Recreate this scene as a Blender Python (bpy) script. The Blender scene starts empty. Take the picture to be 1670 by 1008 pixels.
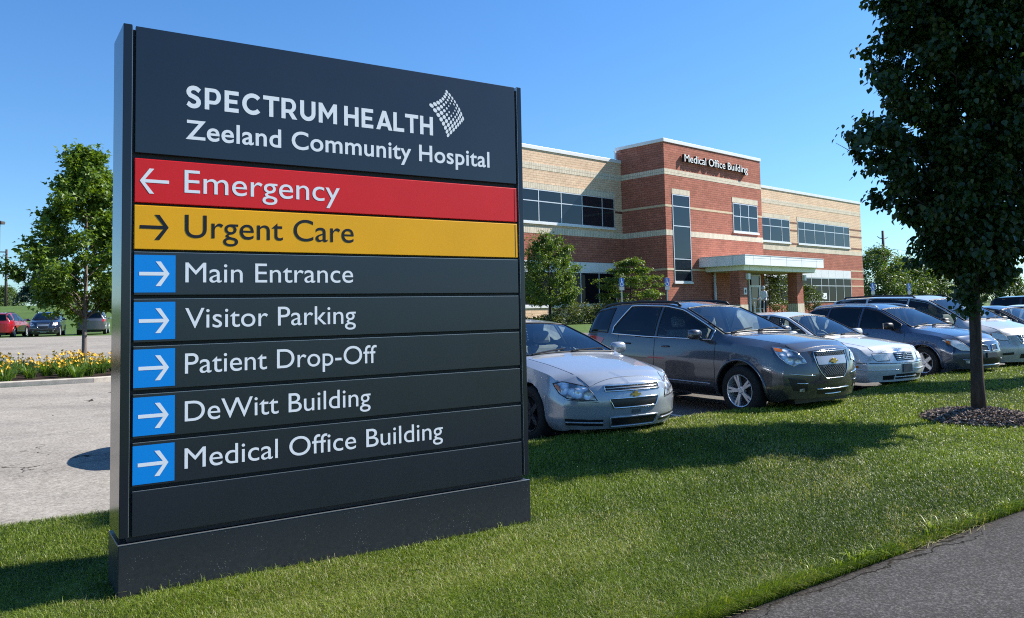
import bpy, bmesh, math, random
import numpy as np
from mathutils import Vector, Matrix
from mathutils.bvhtree import BVHTree

# ---------------------------------------------------------------- camera, sky, sun, exposure
SC = bpy.context.scene
COL = SC.collection
cam_data = bpy.data.cameras.new("camera")
cam_data.sensor_width = 36.0
cam_data.lens = 1304.03 / 1670.0 * 36.0
cam_data.shift_y = -78.0 / 1670.0
cam_data.clip_start = 0.05
cam_data.clip_end = 4000.0
camera = bpy.data.objects.new("camera", cam_data)
COL.objects.link(camera)
PITCH, ROLL = 0.0615, -0.0206
_f = Vector((0, math.cos(PITCH), math.sin(PITCH)))
_u = Vector((0, -math.sin(PITCH), math.cos(PITCH)))
_r = Vector((1, 0, 0))
_c, _s = math.cos(ROLL), math.sin(ROLL)
_R, _U = _c * _r + _s * _u, -_s * _r + _c * _u
camera.matrix_world = Matrix(((_R.x, _U.x, -_f.x, 0), (_R.y, _U.y, -_f.y, 0), (_R.z, _U.z, -_f.z, 1.55), (0, 0, 0, 1)))
SC.camera = camera

SUN_EL = math.radians(39.5)
SUN_AZ = math.atan2(0.932, 0.36)          # clockwise from +Y
world = bpy.data.worlds.new("World")
SC.world = world
world.use_nodes = True
_nt = world.node_tree
_bg = _nt.nodes["Background"]
_sky = _nt.nodes.new("ShaderNodeTexSky")
_sky.sky_type = 'NISHITA'
_sky.sun_disc = False
_sky.sun_elevation = SUN_EL
_sky.sun_rotation = SUN_AZ
_sky.altitude = 200
_sky.air_density = 1.0
_sky.dust_density = 0.25
_sky.ozone_density = 2.2
# a clearer, bluer summer sky: the lowest band loses its yellow cast
_tc = _nt.nodes.new("ShaderNodeTexCoord"); _sx = _nt.nodes.new("ShaderNodeSeparateXYZ")
_nt.links.new(_tc.outputs["Generated"], _sx.inputs[0])
_rp = _nt.nodes.new("ShaderNodeValToRGB")
_rp.color_ramp.elements[0].position = 0.0; _rp.color_ramp.elements[0].color = (.62, .87, 1.08, 1)
_rp.color_ramp.elements[1].position = 0.45; _rp.color_ramp.elements[1].color = (.50, .93, 1.34, 1)
_nt.links.new(_sx.outputs[2], _rp.inputs[0])
_mm = _nt.nodes.new("ShaderNodeMix"); _mm.data_type = 'RGBA'; _mm.blend_type = 'MULTIPLY'; _mm.inputs[0].default_value = 1.0
_nt.links.new(_sky.outputs[0], _mm.inputs[6]); _nt.links.new(_rp.outputs[0], _mm.inputs[7])
_nt.links.new(_mm.outputs[2], _bg.inputs[0])
_bg.inputs[1].default_value = 0.08

sun_data = bpy.data.lights.new("sun", 'SUN')
sun_data.energy = 5.0
sun_data.angle = math.radians(0.5)
sun_data.color = (1.0, 0.95, 0.87)
sun = bpy.data.objects.new("sun", sun_data)
COL.objects.link(sun)
TO_SUN = Vector((math.sin(SUN_AZ) * math.cos(SUN_EL), math.cos(SUN_AZ) * math.cos(SUN_EL), math.sin(SUN_EL)))
sun.rotation_euler = TO_SUN.to_track_quat('Z', 'Y').to_euler()
sun.location = (30, 10, 40)

SC.view_settings.view_transform = 'Standard'
SC.view_settings.look = 'None'
SC.view_settings.exposure = 0.95
SC.view_settings.gamma = 1.0
SC.render.engine = 'CYCLES'
SC.cycles.use_denoising = False
SC.cycles.filter_width = 1.1
SC.cycles.max_bounces = 8
SC.cycles.transparent_max_bounces = 12

# ---------------------------------------------------------------- helpers: materials
def new_mat(name):
    m = bpy.data.materials.new(name)
    m.use_nodes = True
    nt = m.node_tree
    return m, nt, nt.nodes["Principled BSDF"]

def setp(b, **kw):
    for k, v in kw.items():
        k = k.replace("_", " ")
        i = b.inputs[k]
        if hasattr(i.default_value, "__len__") and len(i.default_value) == 4 and len(v) == 3:
            v = (*v, 1)
        i.default_value = v

def plain(name, col, rough=0.5, metal=0.0, spec=0.5, coat=0.0, coat_rough=0.05, vary=0.0, vscale=20.0, bump=0.0, bscale=200.0):
    m, nt, b = new_mat(name)
    setp(b, Base_Color=col, Roughness=rough, Metallic=metal, Specular_IOR_Level=spec, Coat_Weight=coat, Coat_Roughness=coat_rough)
    if vary > 0:
        tc = nt.nodes.new("ShaderNodeTexCoord")
        n = nt.nodes.new("ShaderNodeTexNoise"); n.inputs["Scale"].default_value = vscale; n.inputs["Detail"].default_value = 6
        nt.links.new(tc.outputs["Object"], n.inputs["Vector"])
        r = nt.nodes.new("ShaderNodeValToRGB")
        r.color_ramp.elements[0].position = .3; r.color_ramp.elements[1].position = .7
        r.color_ramp.elements[0].color = (*[c * (1 - vary) for c in col], 1)
        r.color_ramp.elements[1].color = (*[min(1, c * (1 + vary)) for c in col], 1)
        nt.links.new(n.outputs[0], r.inputs[0]); nt.links.new(r.outputs[0], b.inputs["Base Color"])
    if bump > 0:
        tc = nt.nodes.new("ShaderNodeTexCoord")
        n = nt.nodes.new("ShaderNodeTexNoise"); n.inputs["Scale"].default_value = bscale; n.inputs["Detail"].default_value = 4
        nt.links.new(tc.outputs["Object"], n.inputs["Vector"])
        bp = nt.nodes.new("ShaderNodeBump"); bp.inputs["Strength"].default_value = bump; bp.inputs["Distance"].default_value = .01
        nt.links.new(n.outputs[0], bp.inputs["Height"]); nt.links.new(bp.outputs[0], b.inputs["Normal"])
    return m

def ramp_node(nt, stops, fac):
    r = nt.nodes.new("ShaderNodeValToRGB")
    cr = r.color_ramp
    while len(cr.elements) < len(stops): cr.elements.new(0.5)
    for e, (p, c) in zip(cr.elements, stops):
        e.position = p; e.color = (*c, 1)
    nt.links.new(fac, r.inputs[0])
    return r.outputs[0]

def mixc(nt, a, b, fac, mode='MIX'):
    n = nt.nodes.new("ShaderNodeMix"); n.data_type = 'RGBA'; n.blend_type = mode
    for v, i in ((fac, 0), (a, 6), (b, 7)):
        if isinstance(v, (int, float)): n.inputs[i].default_value = v
        elif isinstance(v, tuple): n.inputs[i].default_value = (*v[:3], 1)
        else: nt.links.new(v, n.inputs[i])
    return n.outputs[2]

def noise(nt, scale, detail=4, rough=.55, coord="Object", stretch=None, dims=None):
    tc = nt.nodes.new("ShaderNodeTexCoord")
    src = tc.outputs[coord]
    if coord == "World":
        pass
    if stretch:
        mp = nt.nodes.new("ShaderNodeMapping"); mp.inputs["Scale"].default_value = stretch
        nt.links.new(src, mp.inputs[0]); src = mp.outputs[0]
    n = nt.nodes.new("ShaderNodeTexNoise"); n.inputs["Scale"].default_value = scale
    n.inputs["Detail"].default_value = detail; n.inputs["Roughness"].default_value = rough
    nt.links.new(src, n.inputs["Vector"])
    return n.outputs[0]

def bump(nt, b, h, strength=.5, dist=.02):
    bp = nt.nodes.new("ShaderNodeBump"); bp.inputs["Strength"].default_value = strength; bp.inputs["Distance"].default_value = dist
    nt.links.new(h, bp.inputs["Height"]); nt.links.new(bp.outputs[0], b.inputs["Normal"])

# ---------------------------------------------------------------- helpers: meshes and objects
class MB:
    """collects faces, then links them as one mesh object"""
    def __init__(s): s.v = []; s.f = []; s.m = []
    def add(s, verts, faces, mi=0):
        o = len(s.v)
        s.v.extend([tuple(p) for p in verts])
        for f in faces: s.f.append(tuple(i + o for i in f)); s.m.append(mi)
        return s
    def box(s, x0, x1, y0, y1, z0, z1, mi=0):
        v = [(x0, y0, z0), (x1, y0, z0), (x1, y1, z0), (x0, y1, z0), (x0, y0, z1), (x1, y0, z1), (x1, y1, z1), (x0, y1, z1)]
        return s.add(v, [(0, 3, 2, 1), (4, 5, 6, 7), (0, 1, 5, 4), (1, 2, 6, 5), (2, 3, 7, 6), (3, 0, 4, 7)], mi)
    def tube(s, pts, r, n=6, mi=0, cap=True):
        pts = [Vector(p) for p in pts]
        rs = r if isinstance(r, (list, tuple)) else [r] * len(pts)
        rings = []
        up = None
        for i, p in enumerate(pts):
            t = (pts[min(i + 1, len(pts) - 1)] - pts[max(i - 1, 0)])
            if t.length < 1e-9: t = Vector((0, 0, 1))
            t.normalize()
            if up is None:
                up = t.orthogonal().normalized()
            else:
                up = (up - t * up.dot(t))
                up = up.normalized() if up.length > 1e-6 else t.orthogonal().normalized()
            w = t.cross(up)
            rings.append([p + (up * math.cos(2 * math.pi * k / n) + w * math.sin(2 * math.pi * k / n)) * rs[i] for k in range(n)])
        v = [q for ring in rings for q in ring]
        f = []
        for i in range(len(pts) - 1):
            for k in range(n):
                a, b2 = i * n + k, i * n + (k + 1) % n
                f.append((a, b2, b2 + n, a + n))
        if cap:
            f.append(tuple(range(n - 1, -1, -1)))
            f.append(tuple((len(pts) - 1) * n + k for k in range(n)))
        return s.add(v, f, mi)
    def lathe(s, prof, n=24, axis='Z', c=(0, 0, 0), mi=0):
        v = []; f = []
        for (r, h) in prof:
            for k in range(n):
                a = 2 * math.pi * k / n
                x, y = r * math.cos(a), r * math.sin(a)
                if axis == 'Z': p = (c[0] + x, c[1] + y, c[2] + h)
                elif axis == 'Y': p = (c[0] + x, c[1] + h, c[2] + y)
                else: p = (c[0] + h, c[1] + x, c[2] + y)
                v.append(p)
        for i in range(len(prof) - 1):
            for k in range(n):
                a, b2 = i * n + k, i * n + (k + 1) % n
                f.append((a, b2, b2 + n, a + n))
        return s.add(v, f, mi)
    def prism(s, poly, h0, h1, axis='Y', mi=0):
        """outline poly in the plane across axis, from h0 to h1"""
        n = len(poly)
        def P(a, b2, h):
            return (a, h, b2) if axis == 'Y' else ((a, b2, h) if axis == 'Z' else (h, a, b2))
        v = [P(a, b2, h0) for a, b2 in poly] + [P(a, b2, h1) for a, b2 in poly]
        f = [tuple(range(n)), tuple(range(2 * n - 1, n - 1, -1))]
        for i in range(n):
            j = (i + 1) % n
            f.append((i, i + n, j + n, j))
        return s.add(v, f, mi)
    def mesh(s, name, mats, smooth=False, fix=True):
        me = bpy.data.meshes.new(name)
        me.from_pydata(s.v, [], s.f)
        for m in (mats if isinstance(mats, (list, tuple)) else [mats]): me.materials.append(m)
        if any(s.m): me.polygons.foreach_set("material_index", s.m)
        if smooth: me.polygons.foreach_set("use_smooth", [True] * len(s.f))
        if fix and s.f:
            bm = bmesh.new(); bm.from_mesh(me)
            bmesh.ops.recalc_face_normals(bm, faces=bm.faces)
            bm.to_mesh(me); bm.free()
        me.update()
        return me
    def build(s, name, mats, parent=None, smooth=False, fix=True, bevel=0, **tags):
        me = s.mesh(name, mats, smooth, fix)
        o = link(name, me, parent, **tags)
        if bevel:
            bv = o.modifiers.new("bevel", 'BEVEL'); bv.width = bevel; bv.segments = 2; bv.limit_method = 'ANGLE'; bv.angle_limit = math.radians(40)
        return o

def link(name, data, parent=None, **tags):
    o = bpy.data.objects.new(name, data)
    COL.objects.link(o)
    if parent is not None: o.parent = parent
    for k, v in tags.items(): o[k] = v
    return o

def empty(name, loc=(0, 0, 0), rz=0.0, label=None, category=None, group=None):
    o = bpy.data.objects.new(name, None)
    COL.objects.link(o)
    o.location = loc; o.rotation_euler = (0, 0, rz)
    o.empty_display_size = .2
    if label: o["label"] = label
    if category: o["category"] = category
    if group: o["group"] = group
    return o

def copy_tree(o, parent=None):
    c = o.copy(); COL.objects.link(c)
    if parent is not None:
        c.parent = parent; c.matrix_parent_inverse = o.matrix_parent_inverse.copy()
    for ch in list(o.children): copy_tree(ch, c)
    return c

def np_mesh(name, verts, faces_flat, loop_counts, mats, mat_idx=None, attr=None, smooth=False):
    """fast mesh from numpy arrays"""
    me = bpy.data.meshes.new(name)
    nv = len(verts); nl = len(faces_flat); npoly = len(loop_counts)
    me.vertices.add(nv); me.vertices.foreach_set("co", np.asarray(verts, dtype=np.float32).ravel())
    me.loops.add(nl); me.loops.foreach_set("vertex_index", np.asarray(faces_flat, dtype=np.int32))
    me.polygons.add(npoly)
    starts = np.concatenate([[0], np.cumsum(loop_counts)[:-1]]).astype(np.int32)
    me.polygons.foreach_set("loop_start", starts)
    if mat_idx is not None: me.polygons.foreach_set("material_index", np.asarray(mat_idx, dtype=np.int32))
    if smooth: me.polygons.foreach_set("use_smooth", np.ones(npoly, dtype=bool))
    for m in mats: me.materials.append(m)
    if attr is not None:
        a = me.attributes.new("tone", 'FLOAT', 'POINT'); a.data.foreach_set("value", np.asarray(attr, dtype=np.float32))
    me.update(calc_edges=True)
    return me

def sstep(x, a, b):
    t = np.clip((np.asarray(x, dtype=float) - a) / (b - a), 0, 1)
    return t * t * (3 - 2 * t)
# ---------------------------------------------------------------- the setting: ground, roads, lot, path, lawn
B_ORG = np.array([8.4521, 43.5]); B_YAW = 0.7458
def ground_z(x, y):
    x = np.asarray(x, dtype=float); y = np.asarray(y, dtype=float)
    n = -(x - B_ORG[0]) * math.sin(B_YAW) + (y - B_ORG[1]) * math.cos(B_YAW)
    right = sstep(x - 0.12 * y, -8, -3)
    z = -0.06 + 0.92 * sstep(n, -17, -5) * right
    left = 1 - right
    z = z + left * (0.54 * sstep(y, 27, 50) + 2.75 * sstep(y + 0.08 * x, 56, 88))
    return z

def grass_ground_mat():
    m, nt, b = new_mat("mown_lawn")
    n1 = noise(nt, .35, 5); n2 = noise(nt, 9, 8, .7)
    c1 = ramp_node(nt, [(.35, (.055, .105, .02)), (.65, (.10, .16, .035))], n1)
    c2 = ramp_node(nt, [(.35, (.035, .07, .012)), (.7, (.12, .19, .045))], n2)
    nt.links.new(mixc(nt, c1, c2, .55), b.inputs["Base Color"])
    setp(b, Roughness=.85, Specular_IOR_Level=.2)
    bump(nt, b, n2, .8, .05)
    return m
MAT_LAWN = grass_ground_mat()

def axis_pts(lo, hi, fine_lo, fine_hi, step, far=14):
    a = np.arange(fine_lo, fine_hi + step / 2, step)
    left = fine_lo - np.geomspace(step, fine_lo - lo, far)[::-1]
    rightp = fine_hi + np.geomspace(step, hi - fine_hi, far)
    return np.concatenate([left, a, rightp])

def grid_mesh(name, xs, ys, zfun, mats, smooth=True):
    X, Y = np.meshgrid(xs, ys)
    Z = zfun(X, Y)
    v = np.stack([X, Y, Z], -1).reshape(-1, 3)
    nx, ny = len(xs), len(ys)
    i = np.arange(nx * ny).reshape(ny, nx)
    q = np.stack([i[:-1, :-1], i[:-1, 1:], i[1:, 1:], i[1:, :-1]], -1).reshape(-1, 4)
    return np_mesh(name, v, q.ravel(), np.full(len(q), 4), mats, smooth=smooth)

gxs = axis_pts(-1500, 1500, -80, 80, 1.0)
gys = axis_pts(-400, 2500, -12, 110, 1.0)
link("ground", grid_mesh("ground", gxs, gys, ground_z, [MAT_LAWN]), kind="structure")

def asphalt(name, dark, light, speck, crack=True, spd=90.0, warm=1.0):
    m, nt, b = new_mat(name)
    n1 = noise(nt, .5, 5); n2 = noise(nt, spd, 3, .7); n3 = noise(nt, 3.0, 6, .6)
    base = ramp_node(nt, [(.3, dark), (.7, light)], n1)
    g = ramp_node(nt, [(.28, tuple(c * .35 for c in dark)), (.5, tuple((a + c) / 2 for a, c in zip(dark, light))), (.72, speck)], n2)
    c = mixc(nt, base, g, .62)
    c = mixc(nt, c, ramp_node(nt, [(.4, (1, 1, 1)), (.75, (.74, .73, .72))], n3), .7, 'MULTIPLY')
    c = mixc(nt, c, ramp_node(nt, [(.34, (.80, .80, .81)), (.48, (1, 1, 1)), (.62, (1.08, 1.07, 1.05))], noise(nt, .22, 3, .5, stretch=(1, 2.2, 1))), .8, 'MULTIPLY')
    if crack:
        tc = nt.nodes.new("ShaderNodeTexCoord")
        vo = nt.nodes.new("ShaderNodeTexVoronoi"); vo.feature = 'DISTANCE_TO_EDGE'; vo.inputs["Scale"].default_value = .38
        wn = nt.nodes.new("ShaderNodeTexNoise"); wn.inputs["Scale"].default_value = 1.6; wn.inputs["Detail"].default_value = 6
        nt.links.new(tc.outputs["Object"], wn.inputs["Vector"])
        wm = nt.nodes.new("ShaderNodeVectorMath"); wm.operation = 'MULTIPLY_ADD'
        nt.links.new(wn.outputs["Color"], wm.inputs[0]); wm.inputs[1].default_value = (1.1, 1.1, 0)
        nt.links.new(tc.outputs["Object"], wm.inputs[2]); nt.links.new(wm.outputs[0], vo.inputs["Vector"])
        # cracks open only in places
        lim = nt.nodes.new("ShaderNodeMath"); lim.operation = 'MULTIPLY'
        nt.links.new(noise(nt, 1.1, 3), lim.inputs[0]); lim.inputs[1].default_value = .018
        sub = nt.nodes.new("ShaderNodeMath"); sub.operation = 'SUBTRACT'
        nt.links.new(lim.outputs[0], sub.inputs[0]); sub.inputs[1].default_value = .0085
        lt = nt.nodes.new("ShaderNodeMath"); lt.operation = 'LESS_THAN'
        nt.links.new(vo.outputs["Distance"], lt.inputs[0]); nt.links.new(sub.outputs[0], lt.inputs[1])
        c = mixc(nt, c, tuple(x * .18 for x in dark), lt.outputs[0])
    nt.links.new(c, b.inputs["Base Color"])
    setp(b, Roughness=.95, Specular_IOR_Level=.06)
    bump(nt, b, n2, .7, .008)
    return m
MAT_ROAD = asphalt("weathered_asphalt", (.255, .232, .20), (.34, .31, .268), (.48, .445, .395), spd=30)
MAT_LOT = asphalt("lot_asphalt", (.13, .12, .11), (.19, .18, .165), (.30, .28, .26), spd=40)
MAT_PATH = asphalt("path_asphalt", (.050, .047, .046), (.075, .071, .069), (.23, .22, .21), spd=70)
MAT_CONC = plain("kerb_concrete", (.46, .41, .34), .9, spec=.2, vary=.18, vscale=6, bump=.3, bscale=60)

def sheet(name, poly, off, mat, step=1.0, zfun=ground_z, kind="structure"):
    """flat polygon cut into a fine grid so that it follows the ground"""
    bm = bmesh.new()
    vs = [bm.verts.new((x, y, 0)) for x, y in poly]
    bm.faces.new(vs)
    xs = [p[0] for p in poly]; ys = [p[1] for p in poly]
    for ax, lo, hi in ((0, min(xs), max(xs)), (1, min(ys), max(ys))):
        k = math.ceil(lo / step) * step
        while k < hi:
            co = [0, 0, 0]; co[ax] = k; no = [0, 0, 0]; no[ax] = 1
            bmesh.ops.bisect_plane(bm, geom=bm.verts[:] + bm.edges[:] + bm.faces[:], plane_co=co, plane_no=no)
            k += step
    for v in bm.verts: v.co.z = float(zfun(v.co.x, v.co.y)) + off
    bmesh.ops.recalc_face_normals(bm, faces=bm.faces)
    for f in bm.faces:
        if f.normal.z < 0: f.normal_flip()
    me = bpy.data.meshes.new(name); bm.to_mesh(me); bm.free()
    me.materials.append(mat)
    return link(name, me, kind=kind)

# lines measured on the ground
PATH_P, PATH_D = np.array([1.01, 4.22]), np.array([.815, .579])
PATH_N = np.array([-.579, .815])                    # towards the lawn
FAR = [(-30, -5.8), (-16, .67), (-3.96, 6.24), (-3.29, 6.55), (-1.9, 7.2), (-.9, 8.05), (.2, 9.11), (1.17, 9.72), (2.01, 10.4), (3.09, 11.31), (4.22, 12.08),
       (5.47, 13.18), (6.76, 14.54), (9.22, 16.8), (11.97, 18.9), (20, 25.8), (45, 47)]
def path_pt(t, d=0.0):
    return PATH_P + PATH_D * t + PATH_N * d

# the pale road that comes in from the left and the darker parking lot it opens into
sheet("road", [(-60, -27), (-30, -5.8), (-16, .67), (-3.96, 6.24), (-3.29, 6.55), (-1.9, 7.2), (-.9, 8.05), (-1.2, 12), (-3, 20), (-4.6, 25.2), (-8.5, 22.8), (-10.15, 21.0), (-10.55, 20.35), (-12.35, 19.2), (-20, 14.8), (-60, -9)], .012, MAT_ROAD, 2.0)
sheet("parking_lot", [(-.9, 8.05), (.2, 9.11), (2.01, 10.4), (4.22, 12.08), (6.76, 14.54), (11.97, 18.9), (20, 25.8), (45, 47), (41, 55), (10, 29.5), (-4.6, 25.2), (-3, 20), (-1.2, 12)], .016, MAT_LOT, 2.0)
sheet("back_road", [(-75, 20), (-36, 25), (-24, 28.4), (-13.5, 30.2), (-9, 31.0), (-9, 51), (-17, 52.0), (-27, 50.5), (-75, 45)], .02, MAT_ROAD, 2.0)

# footpath in the near right corner
def path_z(x, y): return np.full_like(np.asarray(x, dtype=float), -.052)
def path_crack(m):
    """a crack that wanders along the edge of the footpath, and a rough crumbling rim"""
    nt = m.node_tree; b = nt.nodes["Principled BSDF"]
    src = b.inputs["Base Color"].links[0].from_socket
    tc = nt.nodes.new("ShaderNodeTexCoord")
    dt = nt.nodes.new("ShaderNodeVectorMath"); dt.operation = 'DOT_PRODUCT'; nt.links.new(tc.outputs["Object"], dt.inputs[0]); dt.inputs[1].default_value = (PATH_N[0], PATH_N[1], 0)
    n = noise(nt, 2.2, 8, .62); n2 = noise(nt, .9, 2); n3 = noise(nt, 14, 5, .7)
    def math_(op, a, b2):
        q = nt.nodes.new("ShaderNodeMath"); q.operation = op
        for i, v in enumerate((a, b2)):
            if isinstance(v, (int, float)): q.inputs[i].default_value = v
            else: nt.links.new(v, q.inputs[i])
        return q.outputs[0]
    off = float(PATH_P @ PATH_N)
    d = math_('SUBTRACT', dt.outputs["Value"], off)              # minus outside the lawn
    wob = math_('MULTIPLY', math_('SUBTRACT', n, .5), .34)
    for base, w in ((-.10, .0075), (-.03, .012)):
        e = math_('ABSOLUTE', math_('SUBTRACT', math_('ADD', d, wob), base), 0)
        lim = math_('MULTIPLY', math_('SUBTRACT', n2, .40), w * 5)
        src = mixc(nt, src, (.010, .009, .008), math_('LESS_THAN', e, lim))
    rim = nt.nodes.new("ShaderNodeMapRange"); nt.links.new(math_('ADD', d, math_('MULTIPLY', math_('SUBTRACT', n3, .5), .16)), rim.inputs[0])
    rim.inputs[1].default_value = -.13; rim.inputs[2].default_value = 0; rim.inputs[3].default_value = 0; rim.inputs[4].default_value = .75
    src = mixc(nt, src, (.035, .030, .024), rim.outputs[0])
    nt.links.new(src, b.inputs["Base Color"])
path_crack(MAT_PATH)
pp = [path_pt(-8), path_pt(60), path_pt(60, -2.6), path_pt(-8, -2.6)]
sheet("footpath", [tuple(p) for p in pp], 0.0, MAT_PATH, 1.0, path_z)

# lawn strip between path and lot, a low mound
def lawn_z(x, y):
    x = np.asarray(x, dtype=float); y = np.asarray(y, dtype=float)
    d = (x - PATH_P[0]) * PATH_N[0] + (y - PATH_P[1]) * PATH_N[1]
    und = .012 * np.sin(x * 1.3 + .7) * np.sin(y * 1.1 + x * .4) + .008 * np.sin(x * 3.1 - y * 2.3)
    und = und * sstep(d, .1, .8)
    mound = .11 * sstep(d, 1.8, 4.0) * sstep(x, -1.8, .6)
    return -.045 + .04 * sstep(d, 0, .5) + mound + und
far_np = np.array(FAR, dtype=float)
seg = np.linalg.norm(np.diff(far_np, axis=0), axis=1); cum = np.concatenate([[0], np.cumsum(seg)])
def far_at(s): return np.array([np.interp(s, cum, far_np[:, 0]), np.interp(s, cum, far_np[:, 1])])
def near_for(P):
    t = (P - PATH_P) @ PATH_D
    return PATH_P + PATH_D * t
NS, NT = 260, 50
sv = np.concatenate([np.linspace(0, cum[2] - 4, 12), np.linspace(cum[2] - 3.8, cum[2] + 24, NS), np.linspace(cum[2] + 24.5, cum[-1], 12)])
lv = []
rng0 = np.random.default_rng(5)
for s in sv:
    a = far_at(s); b_ = near_for(a)
    wob = .025 * math.sin(s * 2.3) + .018 * math.sin(s * 5.1 + 1) + .012 * math.sin(s * 11.7)
    b_ = b_ + PATH_N * wob
    for k in range(NT):
        p = b_ + (a - b_) * (k / (NT - 1))
        lv.append((p[0], p[1], float(lawn_z(p[0], p[1])) if k > 0 else -.06))
for i in range(len(sv)):           # close the edge by the lot with a small drop
    pass
ii = np.arange(len(sv) * NT).reshape(len(sv), NT)
lq = np.stack([ii[:-1, :-1], ii[1:, :-1], ii[1:, 1:], ii[:-1, 1:]], -1).reshape(-1, 4)
def soil_mat():
    m, nt, b = new_mat("lawn_thatch")
    n = noise(nt, 25, 6, .7); n1 = noise(nt, .8, 4)
    c = ramp_node(nt, [(.3, (.010, .018, .004)), (.7, (.035, .055, .012))], n)
    c = mixc(nt, c, ramp_node(nt, [(.35, (.75, .85, .7)), (.7, (1.2, 1.1, .9))], n1), 1.0, 'MULTIPLY')
    nt.links.new(c, b.inputs["Base Color"]); setp(b, Roughness=.95, Specular_IOR_Level=.1)
    bump(nt, b, n, .8, .03)
    return m
MAT_THATCH = soil_mat()
link("lawn", np_mesh("lawn", np.array(lv), lq.ravel(), np.full(len(lq), 4), [MAT_THATCH], smooth=True), kind="structure")

# kerb along the lot side of the lawn, low and half hidden by the grass
def kerb(name, pts, w, h, base, mat):
    mb = MB()
    pts = [Vector((x, y, 0)) for x, y in pts]
    prof = [(0, -.05), (0, h - .02), (.02, h), (w - .03, h), (w, h - .03), (w + .01, -.05)]
    rows = []
    for i, p in enumerate(pts):
        t = (pts[min(i + 1, len(pts) - 1)] - pts[max(i - 1, 0)]).normalized()
        nrm = Vector((-t.y, t.x, 0))
        z = float(base(p.x, p.y))
        rows.append([(p.x + nrm.x * a, p.y + nrm.y * a, z + b_) for a, b_ in prof])
    v = [q for r in rows for q in r]; n = len(prof); f = []
    for i in range(len(rows) - 1):
        for k in range(n - 1):
            a = i * n + k
            f.append((a, a + 1, a + 1 + n, a + n))
    mb.add(v, f)
    return mb.build(name, mat, kind="structure")
kerb("kerb", [tuple(p) for p in FAR[5:]], .16, .10, lambda x, y: ground_z(x, y) + .0, MAT_CONC)

# painted stall lines and pale wheel stops on the lot
M_LINE = plain("worn_white_paint", (.55, .54, .50), .9, spec=.1, vary=.3, vscale=9)
M_STOP = plain("cream_wheel_stop", (.55, .45, .24), .85, spec=.15, vary=.2, vscale=8, bump=.3, bscale=60)
_ld = np.array([.48, -.877])
for i, p in enumerate([(-.55, 9.6), (2.55, 11.55), (5.35, 14.1), (8.0, 16.4), (10.4, 18.3), (13.0, 20.4)]):
    q = np.array(p) - _ld * 5.2; nn_ = np.array([-_ld[1], _ld[0]]) * .05
    sheet("parking_line", [tuple(np.array(p) + nn_), tuple(np.array(p) - nn_), tuple(q - nn_), tuple(q + nn_)], .021, M_LINE, 2.0)
for i, (x, y, lab) in enumerate([(1.55, 10.35, "cream wheel stop peeping out right of the nearest silver sedan's bumper"), (4.62, 12.75, "cream wheel stop under the nose of the dark grey crossover")]):
    st = empty("wheel_stop", (x, y, -.04), .55, lab, "wheel stop", "wheel stops of the stalls")
    mb = MB(); mb.prism([(-.09, 0), (.09, 0), (.06, .12), (-.06, .12)], -.85, .85, 'X')
    mb.build("block", M_STOP, st, bevel=.015)
# ---------------------------------------------------------------- the monument sign
SIGN_YAW = 0.5823
SW, ST = 2.7515, 0.40
def sign_paint(name, col, rough, speck=0.0, spec=.5):
    m, nt, b = new_mat(name)
    n = noise(nt, 2.2, 5); n2 = noise(nt, 38, 2, .5)
    c = mixc(nt, tuple(x * .85 for x in col), tuple(x * 1.2 for x in col), n)
    if speck > 0:
        # mower and rain splash: pale dots, denser low down
        tc = nt.nodes.new("ShaderNodeTexCoord"); sp = nt.nodes.new("ShaderNodeSeparateXYZ"); nt.links.new(tc.outputs["Object"], sp.inputs[0])
        vo = nt.nodes.new("ShaderNodeTexVoronoi"); vo.inputs["Scale"].default_value = 60; vo.inputs["Randomness"].default_value = 1
        nt.links.new(tc.outputs["Object"], vo.inputs["Vector"])
        thr = nt.nodes.new("ShaderNodeMapRange"); nt.links.new(sp.outputs[2], thr.inputs[0])
        thr.inputs[1].default_value = 0.05; thr.inputs[2].default_value = .75; thr.inputs[3].default_value = .13 * speck; thr.inputs[4].default_value = .03 * speck
        mul = nt.nodes.new("ShaderNodeMath"); mul.operation = 'MULTIPLY'; nt.links.new(thr.outputs[0], mul.inputs[0])
        nt.links.new(ramp_node(nt, [(.4, (0, 0, 0)), (.62, (1.6, 1.6, 1.6))], noise(nt, 6, 4)), mul.inputs[1])
        lt = nt.nodes.new("ShaderNodeMath"); lt.operation = 'LESS_THAN'; nt.links.new(vo.outputs["Distance"], lt.inputs[0]); nt.links.new(mul.outputs[0], lt.inputs[1])
        c = mixc(nt, c, (.13, .13, .128), lt.outputs[0])
        dust = nt.nodes.new("ShaderNodeMapRange"); nt.links.new(sp.outputs[2], dust.inputs[0])
        dust.inputs[1].default_value = .0; dust.inputs[2].default_value = .32; dust.inputs[3].default_value = .5; dust.inputs[4].default_value = 0
        dm = nt.nodes.new("ShaderNodeMath"); dm.operation = 'MULTIPLY'; nt.links.new(dust.outputs[0], dm.inputs[0]); nt.links.new(n2, dm.inputs[1])
        c = mixc(nt, c, (.085, .08, .075), dm.outputs[0])
    nt.links.new(c, b.inputs["Base Color"])
    rr = nt.nodes.new("ShaderNodeMapRange"); nt.links.new(n, rr.inputs[0]); rr.inputs[3].default_value = rough * .9; rr.inputs[4].default_value = rough * 1.12
    nt.links.new(rr.outputs[0], b.inputs["Roughness"])
    setp(b, Specular_IOR_Level=spec)
    bump(nt, b, noise(nt, 900, 2), .06, .001)
    return m
M_SLATE = sign_paint("slate_panel_paint", (.011, .016, .026), .24, spec=.65)
M_BASE = sign_paint("slate_plinth_paint", (.014, .018, .026), .36, speck=1.0)
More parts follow.
